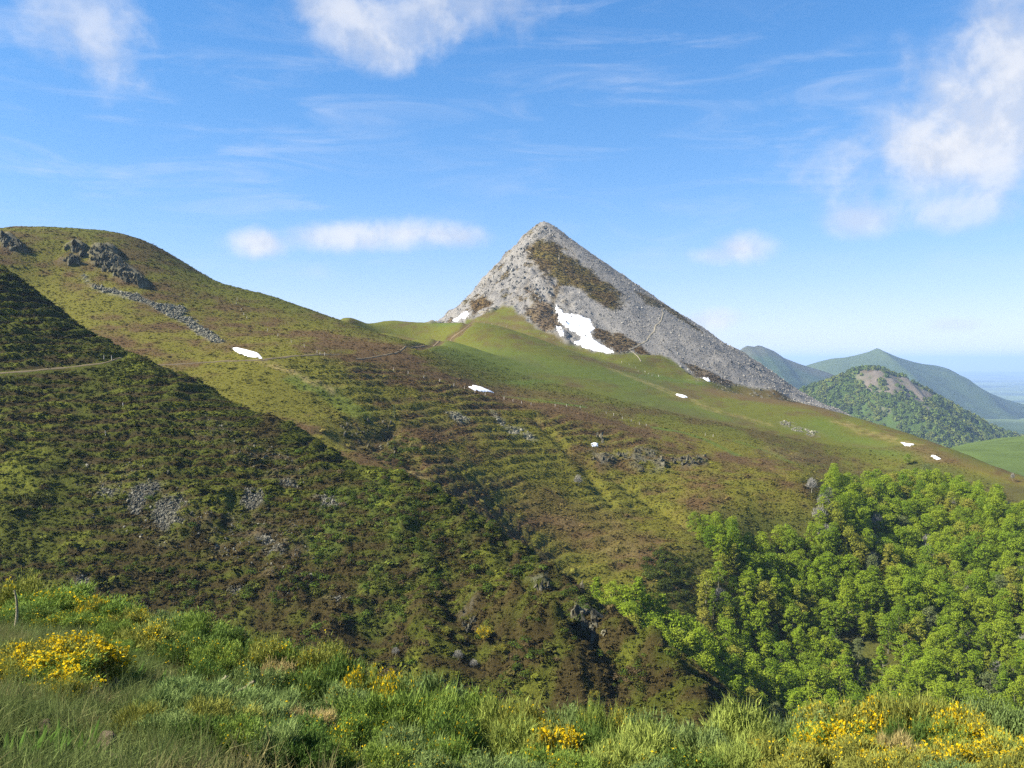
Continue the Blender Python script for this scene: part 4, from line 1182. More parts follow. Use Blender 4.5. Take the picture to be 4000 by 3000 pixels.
M_BARK = stone_mat('grey_bark', (.16, .15, .13), (.34, .33, .30), 2.0)
M_PALEBARK = stone_mat('pale_bark', (.36, .35, .33), (.6, .58, .55), 2.0)
M_LEAF = {'light': leaf_mat('beech_leaf_light', (.250, .370, .034), (.340, .430, .048), .42, .9, .25),
          'mid': leaf_mat('beech_leaf_mid', (.180, .295, .030), (.250, .345, .040), .42, .9, .25),
          'warm': leaf_mat('beech_leaf_budding', (.290, .335, .050), (.310, .300, .062), .28, .9, .22),
          'grey': leaf_mat('grey_twigs', (.30, .29, .33), (.38, .37, .42), .1),
          'sallow': leaf_mat('sallow_leaf', (.15, .19, .085), (.19, .225, .11), .25, .9, .2)}
beeches = [beech(700 + i, 13 + (i % 3), 4.2 + .4 * (i % 2), .18 + .03 * (i % 3), 28 + 2 * (i % 3)) for i in range(7)]
beeches += [beech(720 + i, 15, 3.4, .12, 28, 76, .26, .55) for i in range(2)]
bares = [bare_tree(740 + i, 8 + i, 2.8 + .3 * i) for i in range(3)]


def plant_tree(kind, shape, loc, s, label, group, name='beech_tree', rz=None):
    tm, cm = shape
    root = empty(name, loc, label, 'tree', group, random.uniform(0, 6.28) if rz is None else rz)
    root.scale = s
    for nm, me, mt in (('trunk', tm, M_PALEBARK if kind in ('grey', 'sallow') else M_BARK), ('crown', cm, M_LEAF[kind])):
        o = bpy.data.objects.new(nm, me); COL.objects.link(o); o.parent = root
        if len(me.materials) == 0: me.materials.append(mt)
        o.material_slots[0].link = 'OBJECT'; o.material_slots[0].material = mt
    return root


def hidden(p, grids, n=70):
    t_ = np.linspace(.03, .97, n)
    h_ = np.max([g.height(p[0] * t_, p[1] * t_) for g in grids], axis=0)
    return bool((CZ + (p[2] - CZ) * t_ < h_).any())


def pix(p):
    cp, sp = math.cos(PITCH), math.sin(PITCH)
    dy, dz = p[1], p[2] - CZ
    f = dy * cp - dz * sp; u = dy * sp + dz * cp
    return 2000 + F * p[0] / f, 1500 - F * u / f


wood_px = [(2700, 2095), (2790, 2085), (2900, 2115), (3000, 2130), (3100, 2120), (3190, 2095), (3225, 1960), (3260, 1912), (3400, 1930), (3560, 1888), (3640, 1886), (3780, 1935), (4000, 2020), (4300, 2120), (4700, 2260), (4700, 2950), (2300, 2900),
           (2240, 2440), (2330, 2405), (2450, 2425), (2560, 2475), (2650, 2490), (2725, 2490), (2740, 2430), (2725, 2340), (2810, 2235), (2725, 2145)]
WP = np.array(pw(wood_px))[:, :2]
lo, hi = WP.min(0), WP.max(0)
rng_t = np.random.default_rng(77)
cand = np.c_[rng_t.uniform(lo[0], hi[0], 26000), rng_t.uniform(lo[1], hi[1], 26000)]
sd_ = poly_sd(WP, cand[:, 0], cand[:, 1]); cand = cand[sd_ > .3]
glade = np.array(pw([(3240, 2500), (3330, 2480), (3560, 2620), (3540, 2720), (3420, 2740), (3300, 2640)]))[:, :2]
cand = cand[poly_sd(glade, cand[:, 0], cand[:, 1]) < 0]
cell, kept = {}, []
for x, y in cand:
    sp_ = 3.7
    ci = (int(x // sp_), int(y // sp_)); ok = True
    for i in (-1, 0, 1):
        for j in (-1, 0, 1):
            for q in cell.get((ci[0] + i, ci[1] + j), ()):
                if (q[0] - x) ** 2 + (q[1] - y) ** 2 < sp_ ** 2: ok = False
    if ok: cell.setdefault(ci, []).append((x, y)); kept.append((x, y))
info = []
for x, y in kept:
    z = float(gh.height(x, y)); nz = float(fbm(np.array([x / 28]), np.array([y / 28]), 3, 780)[0]) + rng_t.normal(0, .22)
    kind = 'warm' if nz > .42 else 'mid' if nz > .12 else 'light'
    if rng_t.random() < .025: kind = 'grey'
    elif rng_t.random() < .03: kind = 'sallow'
    edge = float(poly_sd(WP, np.array(x), np.array(y)))
    s = rng_t.uniform(.55, .98) * (.76 + .24 * min(1, edge / 12)) * (1.3 if x < 55 and y < 275 else 1.0)
    u_, v_ = pix((x, y, z + 9 * s))
    seen = -60 < u_ < 4060 and v_ < 2900 and not hidden((x, y, z + 10 * s), [gs, gb])
    info.append((y, x, z, kind, s, seen, u_, v_))
info.sort(key=lambda q: (not q[5], q[0]))
TREE_WORD = {'light': 'light green beech', 'mid': 'deep green beech', 'warm': 'bronze budding beech', 'grey': 'bare grey tree', 'sallow': 'grey green sallow'}


PLURAL = {'light': 'light green beeches', 'mid': 'deep green beeches', 'warm': 'bronze budding beeches', 'grey': 'bare grey trees', 'sallow': 'grey green sallows'}


def where_in_wood(u, v):
    if u < 2680: return 'behind the toe of the dark spur'
    if u < 3000 and v < 2140: return 'in the clump at the upper left of the wood'
    if v < 2060: return 'along the upper edge of the wood'
    if u < 2960 and v < 2460: return 'at the left edge of the wood facing the heather'
    if v > 2440:
        if u < 3050: return 'low in the wood beside the spur'
        if u < 3230: return 'low in the wood left of the gap'
        if u < 3620: return 'around the gap low in the wood'
        return 'low in the wood at the right edge' if v > 2580 else 'above the lowest trees near the right edge'
    if v > 2250: return 'in the middle of the wood left of the gap' if u < 3450 else 'in the middle of the wood near the right edge'
    return 'in the upper half of the wood' if u < 3500 else 'in the upper right part of the wood'


rest = []
for n_, (y, x, z, kind, s, seen, u_, v_) in enumerate(info):
    sc3 = (s * random.uniform(.9, 1.12), s * random.uniform(.9, 1.12), s * random.uniform(.9, 1.15))
    if n_ < 300 and seen:
        shape = bares[n_ % 3] if kind == 'grey' else beeches[random.randrange(9)]
        size_ = 'small ' if s < .66 else 'tall ' if s > .84 else ''
        plant_tree(kind, shape, (x, y, z), sc3, size_ + TREE_WORD[kind] + ' ' + where_in_wood(u_, v_), size_ + PLURAL[kind] + ' ' + where_in_wood(u_, v_),
                   'bare_tree' if kind == 'grey' else 'sallow_tree' if kind == 'sallow' else 'beech_tree')
    elif seen or y < 470: rest.append((x, y, z, kind, sc3))
order = ['light', 'mid', 'warm', 'grey', 'sallow']
protos = []
for kd in order:
    for sh in (beeches[:6] if kd != 'grey' else bares):
        tv_, cm_ = sh
        me = cm_.copy(); me.materials.clear(); me.materials.append(M_LEAF[kd]); protos.append((me, M_LEAF[kd]))
start = {kd: sum((6 if q != 'grey' else 3) for q in order[:i]) for i, kd in enumerate(order)}
if rest:
    var = np.array([start[q[3]] + random.randrange(3 if q[3] == 'grey' else 6) for q in rest])
    scatter('forest', np.array([q[:3] for q in rest]), np.c_[np.zeros((len(rest), 2)), RNG.uniform(0, 6.28, len(rest))], np.array([q[4] for q in rest]), protos, variant=var,
            label='far part of the beech wood where single trees merge')
print('TREES', len(info), 'rest', len(rest), 'seen', sum(q[5] for q in info))

# trees one can pick out
def lone(px, py, kind, shape, s, label, name, grids=None, g=None):
    q = raycast(px, py, grids or GR0, 100); g = g or gh
    plant_tree(kind, shape, (q[0], q[1], float(g.height(q[0], q[1])) - .1), s, label, None, name)


lone(3170, 1925, 'grey', bares[0], (.75, .75, .8), 'bare grey tree topping the strip at the wood corner', 'bare_tree')
lone(3215, 1985, 'grey', bares[1], (.8, .8, .7), 'second bare grey tree down the strip at the wood corner', 'bare_tree')
lone(3200, 2050, 'grey', bares[2], (.85, .85, .8), 'third bare grey tree down the strip at the wood corner', 'bare_tree')
lone(3225, 2125, 'grey', bares[0], (1.1, 1.1, 1.0), 'broad pale grey bare tree lowest in the strip at the wood corner', 'bare_tree')
lone(3260, 1990, 'light', beeches[1], (.5, .5, .62), 'small round green tree beside the bare grey strip', 'beech_tree')
lone(3350, 2600, 'sallow', beeches[2], (.55, .55, .62), 'grey green round shrub at the left side of the forest gap', 'sallow_tree')
lone(3260, 2560, 'sallow', beeches[3], (.5, .5, .55), 'grey green round shrub left of the forest gap in shade', 'sallow_tree')
lone(3440, 2690, 'light', beeches[7], (1.0, 1.0, .95), 'pointed light green tree standing in the forest gap', 'beech_tree')
lone(1540, 1632, 'sallow', beeches[7], (.28, .28, .34), 'thin pale birch sapling above the dark gully', 'birch_sapling')
lone(2258, 1900, 'grey', bares[1], (.55, .55, .55), 'thin pale sapling alone on the terraced middle slope', 'birch_sapling')
lone(3955, 1880, 'grey', bares[2], (.28, .28, .45), 'small dead tree on the brown slope near the right edge', 'dead_tree')
lone(3545, 1815, 'mid', beeches[4], (.5, .5, .4), 'low green bush in front of the snow above the wood', 'beech_tree')

# wood on the far cone hill, and hedgerow trees by the pasture
lump_m = []
for i in range(4):
    rng = np.random.default_rng(790 + i)
    d = rng.normal(0, 1, (70, 3)); d[:, 2] = np.abs(d[:, 2]); d /= np.linalg.norm(d, axis=1)[:, None]
    V_, F_ = leaf_quads(d * rng.uniform(.6, 1.05, (70, 1)) * np.array((1, 1, 1.2)), d, rng.uniform(.25, .5, 70), rng)
    lump_m.append(mesh_from('far_crown', V_, F_))
M_FARLEAF = leaf_mat('far_leaf', (.1, .1, .1), (.1, .1, .1), .2, 0, .3, True)
w_ = (1 - screew) * (1 - heathw) * (gw.Y < 2560) * (gw.Y > 1950)
x, y, k_ = sample_grid(gw, w_, 9000)
s_ = RNG.uniform(4.2, 8.0, len(x))
tn = fbm(x / 60, y / 60, 3, 795)[:, None]
c_ = np.array((.105, .155, .034)) * (1 - sstep(tn, -.2, .3)) + np.array((.160, .190, .044)) * sstep(tn, -.2, .3)
scatter('forest', np.c_[x, y, gw.height(x, y) - 1], np.c_[np.zeros((len(x), 2)), RNG.uniform(0, 6.28, len(x))], np.c_[s_, s_, s_ * 1.15], [(m_, M_FARLEAF) for m_ in lump_m], c_, label='green woodland covering the far cone hill')
x = RNG.uniform(*np.sort([at(3880, 1740, 960)[0], at(4150, 1740, 960)[0]]), 110); y = RNG.uniform(945, 1010, 110)
s_ = RNG.uniform(2.5, 5.5, 110)
scatter('treeline', np.c_[x, y, gp.height(x, y) - .8], np.c_[np.zeros((110, 2)), RNG.uniform(0, 6.28, 110)], np.c_[s_, s_, s_], [(m_, M_FARLEAF) for m_ in lump_m], np.broadcast_to(np.array((.11, .15, .03)), (110, 3)), label='low green scrub along the far rim of the pasture')

# ---------------------------------------------------------------- heather, moor grass and scrub on the slopes
def tuft(seed, n=40, leaf=.30, flat=.42):
    rng = np.random.default_rng(seed)
    d = rng.normal(0, 1, (n, 3)); d[:, 2] = np.abs(d[:, 2]) + .1; d /= np.linalg.norm(d, axis=1)[:, None]
    V, Fc = leaf_quads(d * rng.uniform(.55, 1.0, (n, 1)) * np.array((1, 1, flat)), d + np.array((0, 0, .5)), rng.uniform(.6, 1.2, n) * leaf, rng)
    return mesh_from('tuft', V, Fc)


M_TUFT = leaf_mat('heather_leaf', (.1, .1, .1), (.1, .1, .1), .15, 0, .20, True)
tufts = [(tuft(800 + i), M_TUFT) for i in range(6)]


def lay_tufts(name, g, cmap, w, n, smin, smax, label, squash=.75):
    x, y, k_ = sample_grid(g, w, n)
    s = (RNG.uniform(0, 1, n) ** 1.8 * (smax - smin) + smin) * np.where(RNG.uniform(0, 1, n) < .05, RNG.uniform(1.4, 2.4, n), 1.0)
    c = cmap.reshape(-1, 3)[k_] * RNG.uniform(.95, 1.38, (n, 1))
    return scatter(name, np.c_[x, y, g.height(x, y) - .05], np.c_[RNG.normal(0, .2, (n, 2)), RNG.uniform(0, 6.28, n)], np.c_[s, s, s * squash], tufts, c, label=label)


front = (gs.Z > -100) & (line_d([tuple(A(*p)[:2]) for p in crest], gs.X, gs.Y) < 130)
clump = .75 + .5 * sstep(fbm(gs.X / 4, gs.Y / 4, 3, 811), -.2, .4)
lay_tufts('heather', gs, spur_col, front * (1 - .75 * rp) * (1 - .9 * cr4) * sstep(pdist, .9, 1.6) * clump * (.6 + .4 * sstep(tread_s, -.3, .5)), 190000, .26, .85, 'dark heather and bilberry cushions covering the near spur')
vis = (gh.Y < 470) & (gh.X > -300) & (gh.X < 230)
wgt = vis * moor * (1 - .6 * midslope * sstep(-tread_h, -.2, .5)) * (1 - run) * (1 - .8 * crag) * (1 - tan * .7) * (.35 + midslope) * (.7 + .5 * sstep(fbm(gh.X / 5, gh.Y / 5, 3, 812), -.2, .4)) * (1 - .5 * grass)
lay_tufts('heather', gh, hill_col, wgt, 160000, .25, .72, 'brown and olive heather covering the hill and the middle slope', .5)
wf = scree * veg * (gh.Y < AP[1]) * 1.0
lay_tufts('heather', gh, hill_col, wf, 9000, .6, 1.5, 'olive and brown turf tussocks growing on the grey peak', .5)

# darker scrub low on the spur and in the gullies
M_SCRUB = leaf_mat('scrub_leaf', (.1, .1, .1), (.1, .1, .1), .22, 0, .35, True)
scrubs = []
for i in range(4):
    rng = np.random.default_rng(830 + i)
    d = rng.normal(0, 1, (150, 3)); d[:, 2] = np.abs(d[:, 2]); d /= np.linalg.norm(d, axis=1)[:, None]
    V_, F_ = leaf_quads(d * rng.uniform(.5, 1.05, (150, 1)) * np.array((1, 1, .9)), d, rng.uniform(.08, .2, 150), rng)
    scrubs.append((mesh_from('scrub', V_, F_), M_SCRUB))
lowspur = low * front * sstep(fbm(gs.X / 9, gs.Y / 9, 3, 833), .0, .35) + .8 * bright
n = 5000
x, y, k_ = sample_grid(gs, lowspur, n)
s_ = RNG.uniform(.45, 1.5, n)
gsel = RNG.uniform(0, 1, n)[:, None]
c_ = np.where(gsel < .45, np.array((.075, .115, .022)), np.where(gsel < .75, np.array((.11, .125, .03)), np.array((.10, .075, .045)))) * RNG.uniform(.8, 1.3, (n, 1))
scatter('undergrowth', np.c_[x, y, gs.height(x, y) - .1], np.c_[np.zeros((n, 2)), RNG.uniform(0, 6.28, n)], np.c_[s_, s_, s_ * .85], scrubs, c_, label='green and brown scrub bushes low on the dark spur')
gz_ = np.maximum(zone([(2560, 2150), (2700, 2200), (2720, 2330), (2600, 2360), (2500, 2280)], 4, 6, 8, 834), zone(c7([(560, 330), (700, 420), (640, 520), (480, 470)]), 4, 5, 8, 835))
x, y, k_ = sample_grid(gh, gz_ + .6 * under * 0, 260)
s_ = RNG.uniform(.6, 1.7, 260)
scatter('undergrowth', np.c_[x, y, gh.height(x, y) - .1], np.c_[np.zeros((260, 2)), RNG.uniform(0, 6.28, 260)], np.c_[s_, s_, s_ * .85], scrubs, np.array((.075, .10, .024)) * RNG.uniform(.8, 1.3, (260, 1)), label='dark green scrub in the dip left of the wood')

# ---------------------------------------------------------------- the broom thicket and grass on the bank
def blades(P, D, L, W, rng, bend=.15):
    """thin twigs: a narrow quad and a tapering tip each"""
    n = len(P)
    D = D / (np.linalg.norm(D, axis=1)[:, None] + 1e-9)
    S = np.cross(D, rng.normal(0, 1, (n, 3))); S /= np.linalg.norm(S, axis=1)[:, None] + 1e-9
    bd = rng.normal(0, bend, (n, 3)); L = L[:, None]; W = W[:, None]
    M = P + D * L * .55; T = P + (D + bd) * L
    V = np.stack([P - S * W, P + S * W, M + S * W * .8, M - S * W * .8, T], 1).reshape(-1, 3)
    b = np.arange(n)[:, None] * 5
    return V, b + np.array([[0, 1, 2, 3]]), b + np.array([[3, 2, 4]])


def broom(seed, branches=80, per=88, rad=.85, h=1.0, twig=.13, width=.0085, longs=14, long=.24):
    """a dome of upright green switches on woody stems, unit size about 1 m tall"""
    rng = np.random.default_rng(seed)
    stems, P, D, Q, E = [], [], [], [], []
    skew = rng.normal(0, .12, 2)
    nl = 9
    lobes = []
    for j in range(nl):                                   # rounded sub-domes with dark gaps between them
        cj = 1 - (j + .3 + .5 * rng.random()) / nl * .95; sj = math.sqrt(1 - cj * cj); aj = j * 2.39996 + rng.uniform(-.3, .3)
        nj = np.array((math.cos(aj) * sj, math.sin(aj) * sj, cj))
        lobes.append((nj * np.array((rad * .66, rad * .66, h * .50)) * rng.uniform(.85, 1.1) + np.array((skew[0], skew[1], .12)), nj, rng.uniform(.26, .40)))
    for i in range(branches):
        lc, ln_, lr_ = lobes[i % nl]
        dd = rng.normal(0, 1, 3) + ln_ * .9 + np.array((0, 0, .7)); dd /= np.linalg.norm(dd)
        a = math.atan2(lc[1], lc[0]); st = math.hypot(lc[0], lc[1]) / rad
        end = lc + dd * lr_ * np.array((rad, rad, h)); end[2] = max(end[2], .05)
        b0 = np.array((math.cos(a) * .12 * rng.random(), math.sin(a) * .12 * rng.random(), -.08))
        mid = b0 * .4 + end * .5 + np.array((0, 0, -.10 * st + .04))
        if i % 2 == 0: stems.append(tube([b0, mid, end * .93], [.014, .009, .003], 4))
        ax = (end - mid) / np.linalg.norm(end - mid)
        def on(t_): return (1 - t_) ** 2 * b0 + 2 * t_ * (1 - t_) * mid + t_ ** 2 * end
        t_ = rng.uniform(.55, 1.0, per)[:, None] ** .7
        P.append(on(t_) + rng.normal(0, .070, (per, 3))); D.append(ax * .85 + np.array((0, 0, .38)) + rng.normal(0, .48, (per, 3)))
        t_ = rng.uniform(.6, 1.0, longs)[:, None]
        Q.append(on(t_) + rng.normal(0, .05, (longs, 3))); E.append(ax * .7 + np.array((0, 0, .75)) + rng.normal(0, .25, (longs, 3)))
    P, D, Q, E = (np.concatenate(v) for v in (P, D, Q, E))
    for v in (P, Q): v[:, 2] = np.maximum(v[:, 2], .02)
    D /= np.linalg.norm(D, axis=1)[:, None]; E /= np.linalg.norm(E, axis=1)[:, None]
    n = len(P)
    S = np.cross(D, rng.normal(0, 1, (n, 3))); S /= np.linalg.norm(S, axis=1)[:, None]
    L = rng.uniform(.5, 1.25, n)[:, None] * twig; W = rng.uniform(.7, 1.4, n)[:, None] * width
    V1 = np.stack([P - S * W, P + S * W, P + D * L], 1).reshape(-1, 3)
    V2, q4, q3 = blades(Q, E, rng.uniform(.6, 1.2, len(Q)) * long, rng.uniform(.7, 1.3, len(Q)) * width * .7, rng)
    fo = mesh_from('foliage', np.concatenate([V1, V2]), [np.concatenate([np.arange(3 * n).reshape(n, 3), q3 + 3 * n]), q4 + 3 * n])
    sv, sf = join(stems)
    tip = np.concatenate([P + D * L * .9, Q + E * long * .7]); bas = np.concatenate([P, Q]); dn = np.concatenate([D, E])
    return fo, mesh_from('stems', sv, sf, True), tip, bas, dn


def blossom(tip, Dn, P, count, seed, size=.026, side=None):
    rng = np.random.default_rng(seed)
    w = sstep(fbm(tip[:, 0] * 2.3 + seed, tip[:, 1] * 2.3 + tip[:, 2] * 2.3, 2, seed), -.15, .35) + .03
    k_ = rng.choice(len(tip), count, p=w / w.sum())
    t_ = rng.uniform(.35, 1.0, count)[:, None]
    C = P[k_] * (1 - t_) + tip[k_] * t_ + rng.normal(0, .012, (count, 3))
    o_ = rng.normal(0, 1, (count, 3)); o_ /= np.linalg.norm(o_, axis=1)[:, None]
    s1, f1 = leaf_quads(C, o_, rng.uniform(.7, 1.3, count) * size, rng, .95)
    return mesh_from('flowers', s1, f1)


shapes = []
for i in range(9):
    loose = i >= 7                                      # the last two are a looser, switchy kind
    fo, st, tip, P_, Dn_ = broom(900 + i, 84 + 4 * (i % 3), 80 if loose else 120, .92 if loose else .82 + .08 * (i % 3), 1.0, .15 if loose else .085 + .015 * (i % 3), .0085, 12 if loose else 3, .30 if loose else .16)
    shapes.append((fo, st, [None, blossom(tip, Dn_, P_, 220, 910 + i), blossom(tip, Dn_, P_, 950, 920 + i), blossom(tip, Dn_, P_, 3600, 930 + i, .032)]))

M_BROOM = {'fresh': leaf_mat('broom_fresh', (0.183, 0.283, 0.066), (0.237, 0.326, 0.078), .16, 2.0, .22),
           'grey': leaf_mat('broom_grey', (0.190, 0.274, 0.106), (0.237, 0.317, 0.129), .16, 2.0, .2),
           'olive': leaf_mat('broom_olive', (0.262, 0.291, 0.078), (0.317, 0.326, 0.086), .16, 2.0, .22),
           'dark': leaf_mat('broom_dark', (0.103, 0.180, 0.047), (0.134, 0.206, 0.057), .16, 2.0, .22),
           'yellow': leaf_mat('broom_yellowish', (0.256, 0.335, 0.088), (0.310, 0.371, 0.104), .16, 2.0, .2),
           'dry': leaf_mat('broom_dry', (0.412, 0.343, 0.172), (0.507, 0.410, 0.218), .2, 2.0, .2)}
M_STEM = leaf_mat('broom_stem', (.13, .095, .06), (.20, .15, .10), 0.0)
M_FLOWER = leaf_mat('broom_flower', (.78, .54, .012), (.84, .62, .020), .35, 30.0, .16)
for sh_ in shapes:
    for me_ in [sh_[0], sh_[1]] + sh_[2][1:]: me_.materials.append(M_FLOWER)
WORD = {'fresh': 'fresh green', 'grey': 'grey green', 'olive': 'olive green', 'dark': 'dark green', 'yellow': 'pale yellowish green', 'dry': 'dry brown'}
FL = ['without flowers', 'with few flowers', 'dotted with flowers', 'full of yellow flowers']

# photo column, photo row of its top, metres away, width in photo pixels, foliage, amount of flowers, shape (-1 any)
BUSH = [(30, 2225, 20, 300, 'olive', 1, -1), (215, 2285, 19, 330, 'fresh', 2, -1), (120, 2340, 18, 260, 'fresh', 1, -1), (400, 2350, 18, 270, 'fresh', 1, -1), (350, 2330, 18.3, 150, 'olive', 3, -1), (90, 2395, 17.4, 200, 'dark', 1, -1),
        (270, 2385, 17.4, 220, 'fresh', 2, -1), (537, 2368, 18.4, 120, 'yellow', 3, -1), (470, 2375, 17.8, 200, 'olive', 1, -1), (640, 2385, 17.2, 220, 'grey', 1, -1), (745, 2385, 17, 250, 'fresh', 0, -1), (850, 2435, 15.5, 250, 'dark', 0, -1),
        (440, 2415, 15.3, 200, 'fresh', 0, -1), (560, 2440, 14.6, 260, 'olive', 2, -1), (700, 2470, 14, 280, 'dark', 1, -1), (850, 2500, 13.5, 240, 'fresh', 1, -1), (450, 2510, 14, 170, 'fresh', 0, -1), (800, 2570, 12.8, 200, 'dark', 1, -1),
        (120, 2500, 11.4, 330, 'olive', 3, -1), (275, 2480, 11.6, 320, 'olive', 3, -1), (200, 2560, 10.7, 380, 'fresh', 3, -1), (250, 2672, 9.7, 150, 'olive', 2, -1), (30, 2590, 10.5, 200, 'olive', 2, -1),
        (1020, 2485, 14, 250, 'olive', 2, -1), (1120, 2500, 14.3, 240, 'fresh', 1, -1), (1240, 2490, 14.2, 270, 'olive', 1, -1), (1340, 2535, 13.8, 210, 'dark', 0, -1), (1010, 2580, 12.3, 240, 'grey', 1, -1), (1190, 2600, 12.4, 260, 'dark', 1, -1), (1100, 2560, 12.9, 170, 'dry', 0, -1),
        (1430, 2590, 13.2, 170, 'yellow', 3, -1), (1535, 2605, 13, 170, 'yellow', 3, -1), (1690, 2615, 12.8, 290, 'grey', 0, -1), (1840, 2675, 12.3, 260, 'fresh', 1, -1), (1330, 2660, 11.7, 240, 'grey', 1, -1),
        (700, 2700, 10.6, 300, 'grey', 0, 7), (900, 2690, 10.6, 340, 'grey', 0, 7), (1060, 2690, 10.4, 260, 'grey', 0, 8), (600, 2790, 9.3, 260, 'grey', 0, 7), (1000, 2790, 9.3, 320, 'grey', 1, 8), (790, 2830, 8.8, 320, 'olive', 0, 7), (1190, 2760, 9.7, 220, 'dry', 0, 8),
        (1480, 2700, 10.6, 330, 'fresh', 1, -1), (1640, 2690, 10.7, 360, 'fresh', 1, 8), (1350, 2780, 9.6, 240, 'fresh', 2, -1), (1760, 2770, 9.8, 240, 'dark', 1, -1), (1560, 2850, 8.8, 300, 'grey', 1, 7), (1150, 2870, 8.5, 300, 'dark', 1, -1), (940, 2900, 8.2, 260, 'dark', 0, -1), (1760, 2880, 8.7, 260, 'fresh', 2, 7),
        (1960, 2715, 11.6, 280, 'yellow', 0, 8), (2080, 2735, 11.4, 230, 'olive', 2, -1), (2200, 2745, 11.4, 250, 'grey', 0, -1), (2325, 2722, 11.2, 150, 'yellow', 1, 8), (2430, 2750, 11.2, 200, 'olive', 2, -1), (2540, 2775, 11, 260, 'grey', 0, -1), (2020, 2800, 9.9, 280, 'yellow', 1, 8), (2190, 2820, 9.7, 280, 'olive', 3, -1),
        (2340, 2830, 9.5, 240, 'dark', 1, -1), (2560, 2830, 9.6, 420, 'yellow', 0, 7), (2420, 2900, 8.6, 300, 'yellow', 1, 8), (2740, 2815, 10, 260, 'grey', 0, -1), (2890, 2765, 10.8, 380, 'yellow', 0, 7), (3020, 2790, 10.9, 240, 'grey', 0, -1), (2710, 2910, 8.7, 300, 'dark', 1, -1), (2100, 2900, 8.6, 260, 'fresh', 2, -1), (2870, 2900, 8.8, 280, 'yellow', 0, 8), (2260, 2930, 8.2, 220, 'fresh', 1, -1),
        (3170, 2760, 11, 230, 'grey', 2, -1), (3290, 2720, 11.2, 260, 'olive', 2, -1), (3410, 2705, 11.2, 230, 'olive', 3, -1), (3190, 2815, 10.2, 220, 'fresh', 3, -1), (3330, 2820, 10.1, 260, 'fresh', 3, -1), (3540, 2690, 11.1, 260, 'olive', 1, 8), (3660, 2705, 11, 250, 'olive', 2, -1), (3760, 2740, 10.7, 240, 'olive', 3, -1), (3560, 2790, 10.1, 260, 'dark', 1, 7), (3500, 2850, 9.4, 180, 'dry', 0, 8),
        (3700, 2800, 9.9, 240, 'fresh', 2, -1), (3860, 2800, 9.9, 260, 'olive', 3, -1), (3960, 2850, 9.2, 260, 'yellow', 3, -1), (3860, 2870, 9.0, 240, 'olive', 3, -1), (3860, 2715, 11.6, 240, 'grey', 0, -1), (3980, 2740, 11.4, 260, 'grey', 0, -1), (3050, 2870, 9, 280, 'olive', 2, 8), (3200, 2900, 8.6, 280, 'olive', 2, -1), (3380, 2880, 8.9, 260, 'olive', 3, -1), (3560, 2910, 8.5, 240, 'olive', 2, -1), (3720, 2900, 8.6, 260, 'olive', 3, -1), (3930, 2950, 8.2, 260, 'olive', 2, 7), (3060, 2950, 8.1, 240, 'olive', 1, -1),
        (560, 2880, 8.4, 220, 'olive', 0, 7), (660, 2925, 8.0, 260, 'grey', 0, -1), (790, 2955, 7.8, 260, 'dark', 0, -1), (930, 2965, 7.8, 240, 'fresh', 1, -1), (1060, 2960, 7.8, 260, 'grey', 0, 8), (1190, 2965, 7.8, 260, 'dark', 0, -1),
        (1330, 2930, 8.1, 230, 'fresh', 2, -1), (1480, 2950, 8.0, 220, 'fresh', 1, -1), (1650, 2950, 8.0, 240, 'grey', 1, -1), (1880, 2930, 8.1, 280, 'grey', 1, -1), (2560, 2960, 8.0, 260, 'grey', 1, -1), (2060, 2970, 7.9, 220, 'grey', 0, -1), (3420, 2970, 7.9, 240, 'olive', 2, -1), (3720, 2980, 7.9, 240, 'grey', 1, -1)]
ORD = ['first', 'second', 'third', 'fourth', 'fifth', 'sixth', 'seventh', 'eighth', 'ninth', 'tenth', 'eleventh', 'twelfth', 'thirteenth', 'fourteenth', 'fifteenth', 'sixteenth', 'seventeenth', 'eighteenth', 'nineteenth', 'twentieth']


def row_of(b):
    edge_ = np.interp(b[0], [0, 500, 950, 1300, 1600, 2000, 2700, 3500, 4000], [2250, 2370, 2470, 2520, 2620, 2710, 2770, 2690, 2760])
    if b[1] < edge_ + 62: return 'on the far rim'
    if b[1] > 2840: return 'at the photo bottom'
    return 'in the thicket middle'


rank = {}
for r_name in ('on the far rim', 'at the photo bottom', 'in the thicket middle'):
    for fo_ in WORD:
        for fl_ in range(4):
            same = sorted((b for b in BUSH if row_of(b) == r_name and b[4] == fo_ and b[5] == fl_), key=lambda b: b[0])
            for i, b in enumerate(same): rank[b] = (i, len(same))
bush_xy = []
for bi, b in enumerate(BUSH):
    px, py, D, wpx, fol, fl, shp = b
    p = at(px, py, D); x, y = p[0], p[1]
    z = float(gb.height(x, y)); h = max(.45, p[2] - z - .02)
    wr = wpx / F * D / 2 / .80
    i, n_ = rank[b]
    lab = '%s broom bush %s %s' % (WORD[fol], FL[fl], row_of(b))
    if n_ > 1: lab = '%s %s' % ((ORD[i] + ' from left,') if i else 'leftmost', lab)
    root = empty('broom_bush', (x, y, z), lab, 'bush', 'broom bushes on the bank', random.uniform(0, 6.28))
    root.scale = (wr * 1.15, wr * 1.15, h / 1.02)
    sh = shapes[shp if shp >= 0 else random.randrange(7)]
    for nm, me, mt in (('foliage', sh[0], M_BROOM[fol]), ('stems', sh[1], M_STEM), ('flowers', sh[2][fl], M_FLOWER)):
        if me is None: continue
        o = bpy.data.objects.new(nm, me); COL.objects.link(o); o.parent = root
        o.material_slots[0].link = 'OBJECT'; o.material_slots[0].material = mt
    bush_xy.append((x, y, wr))

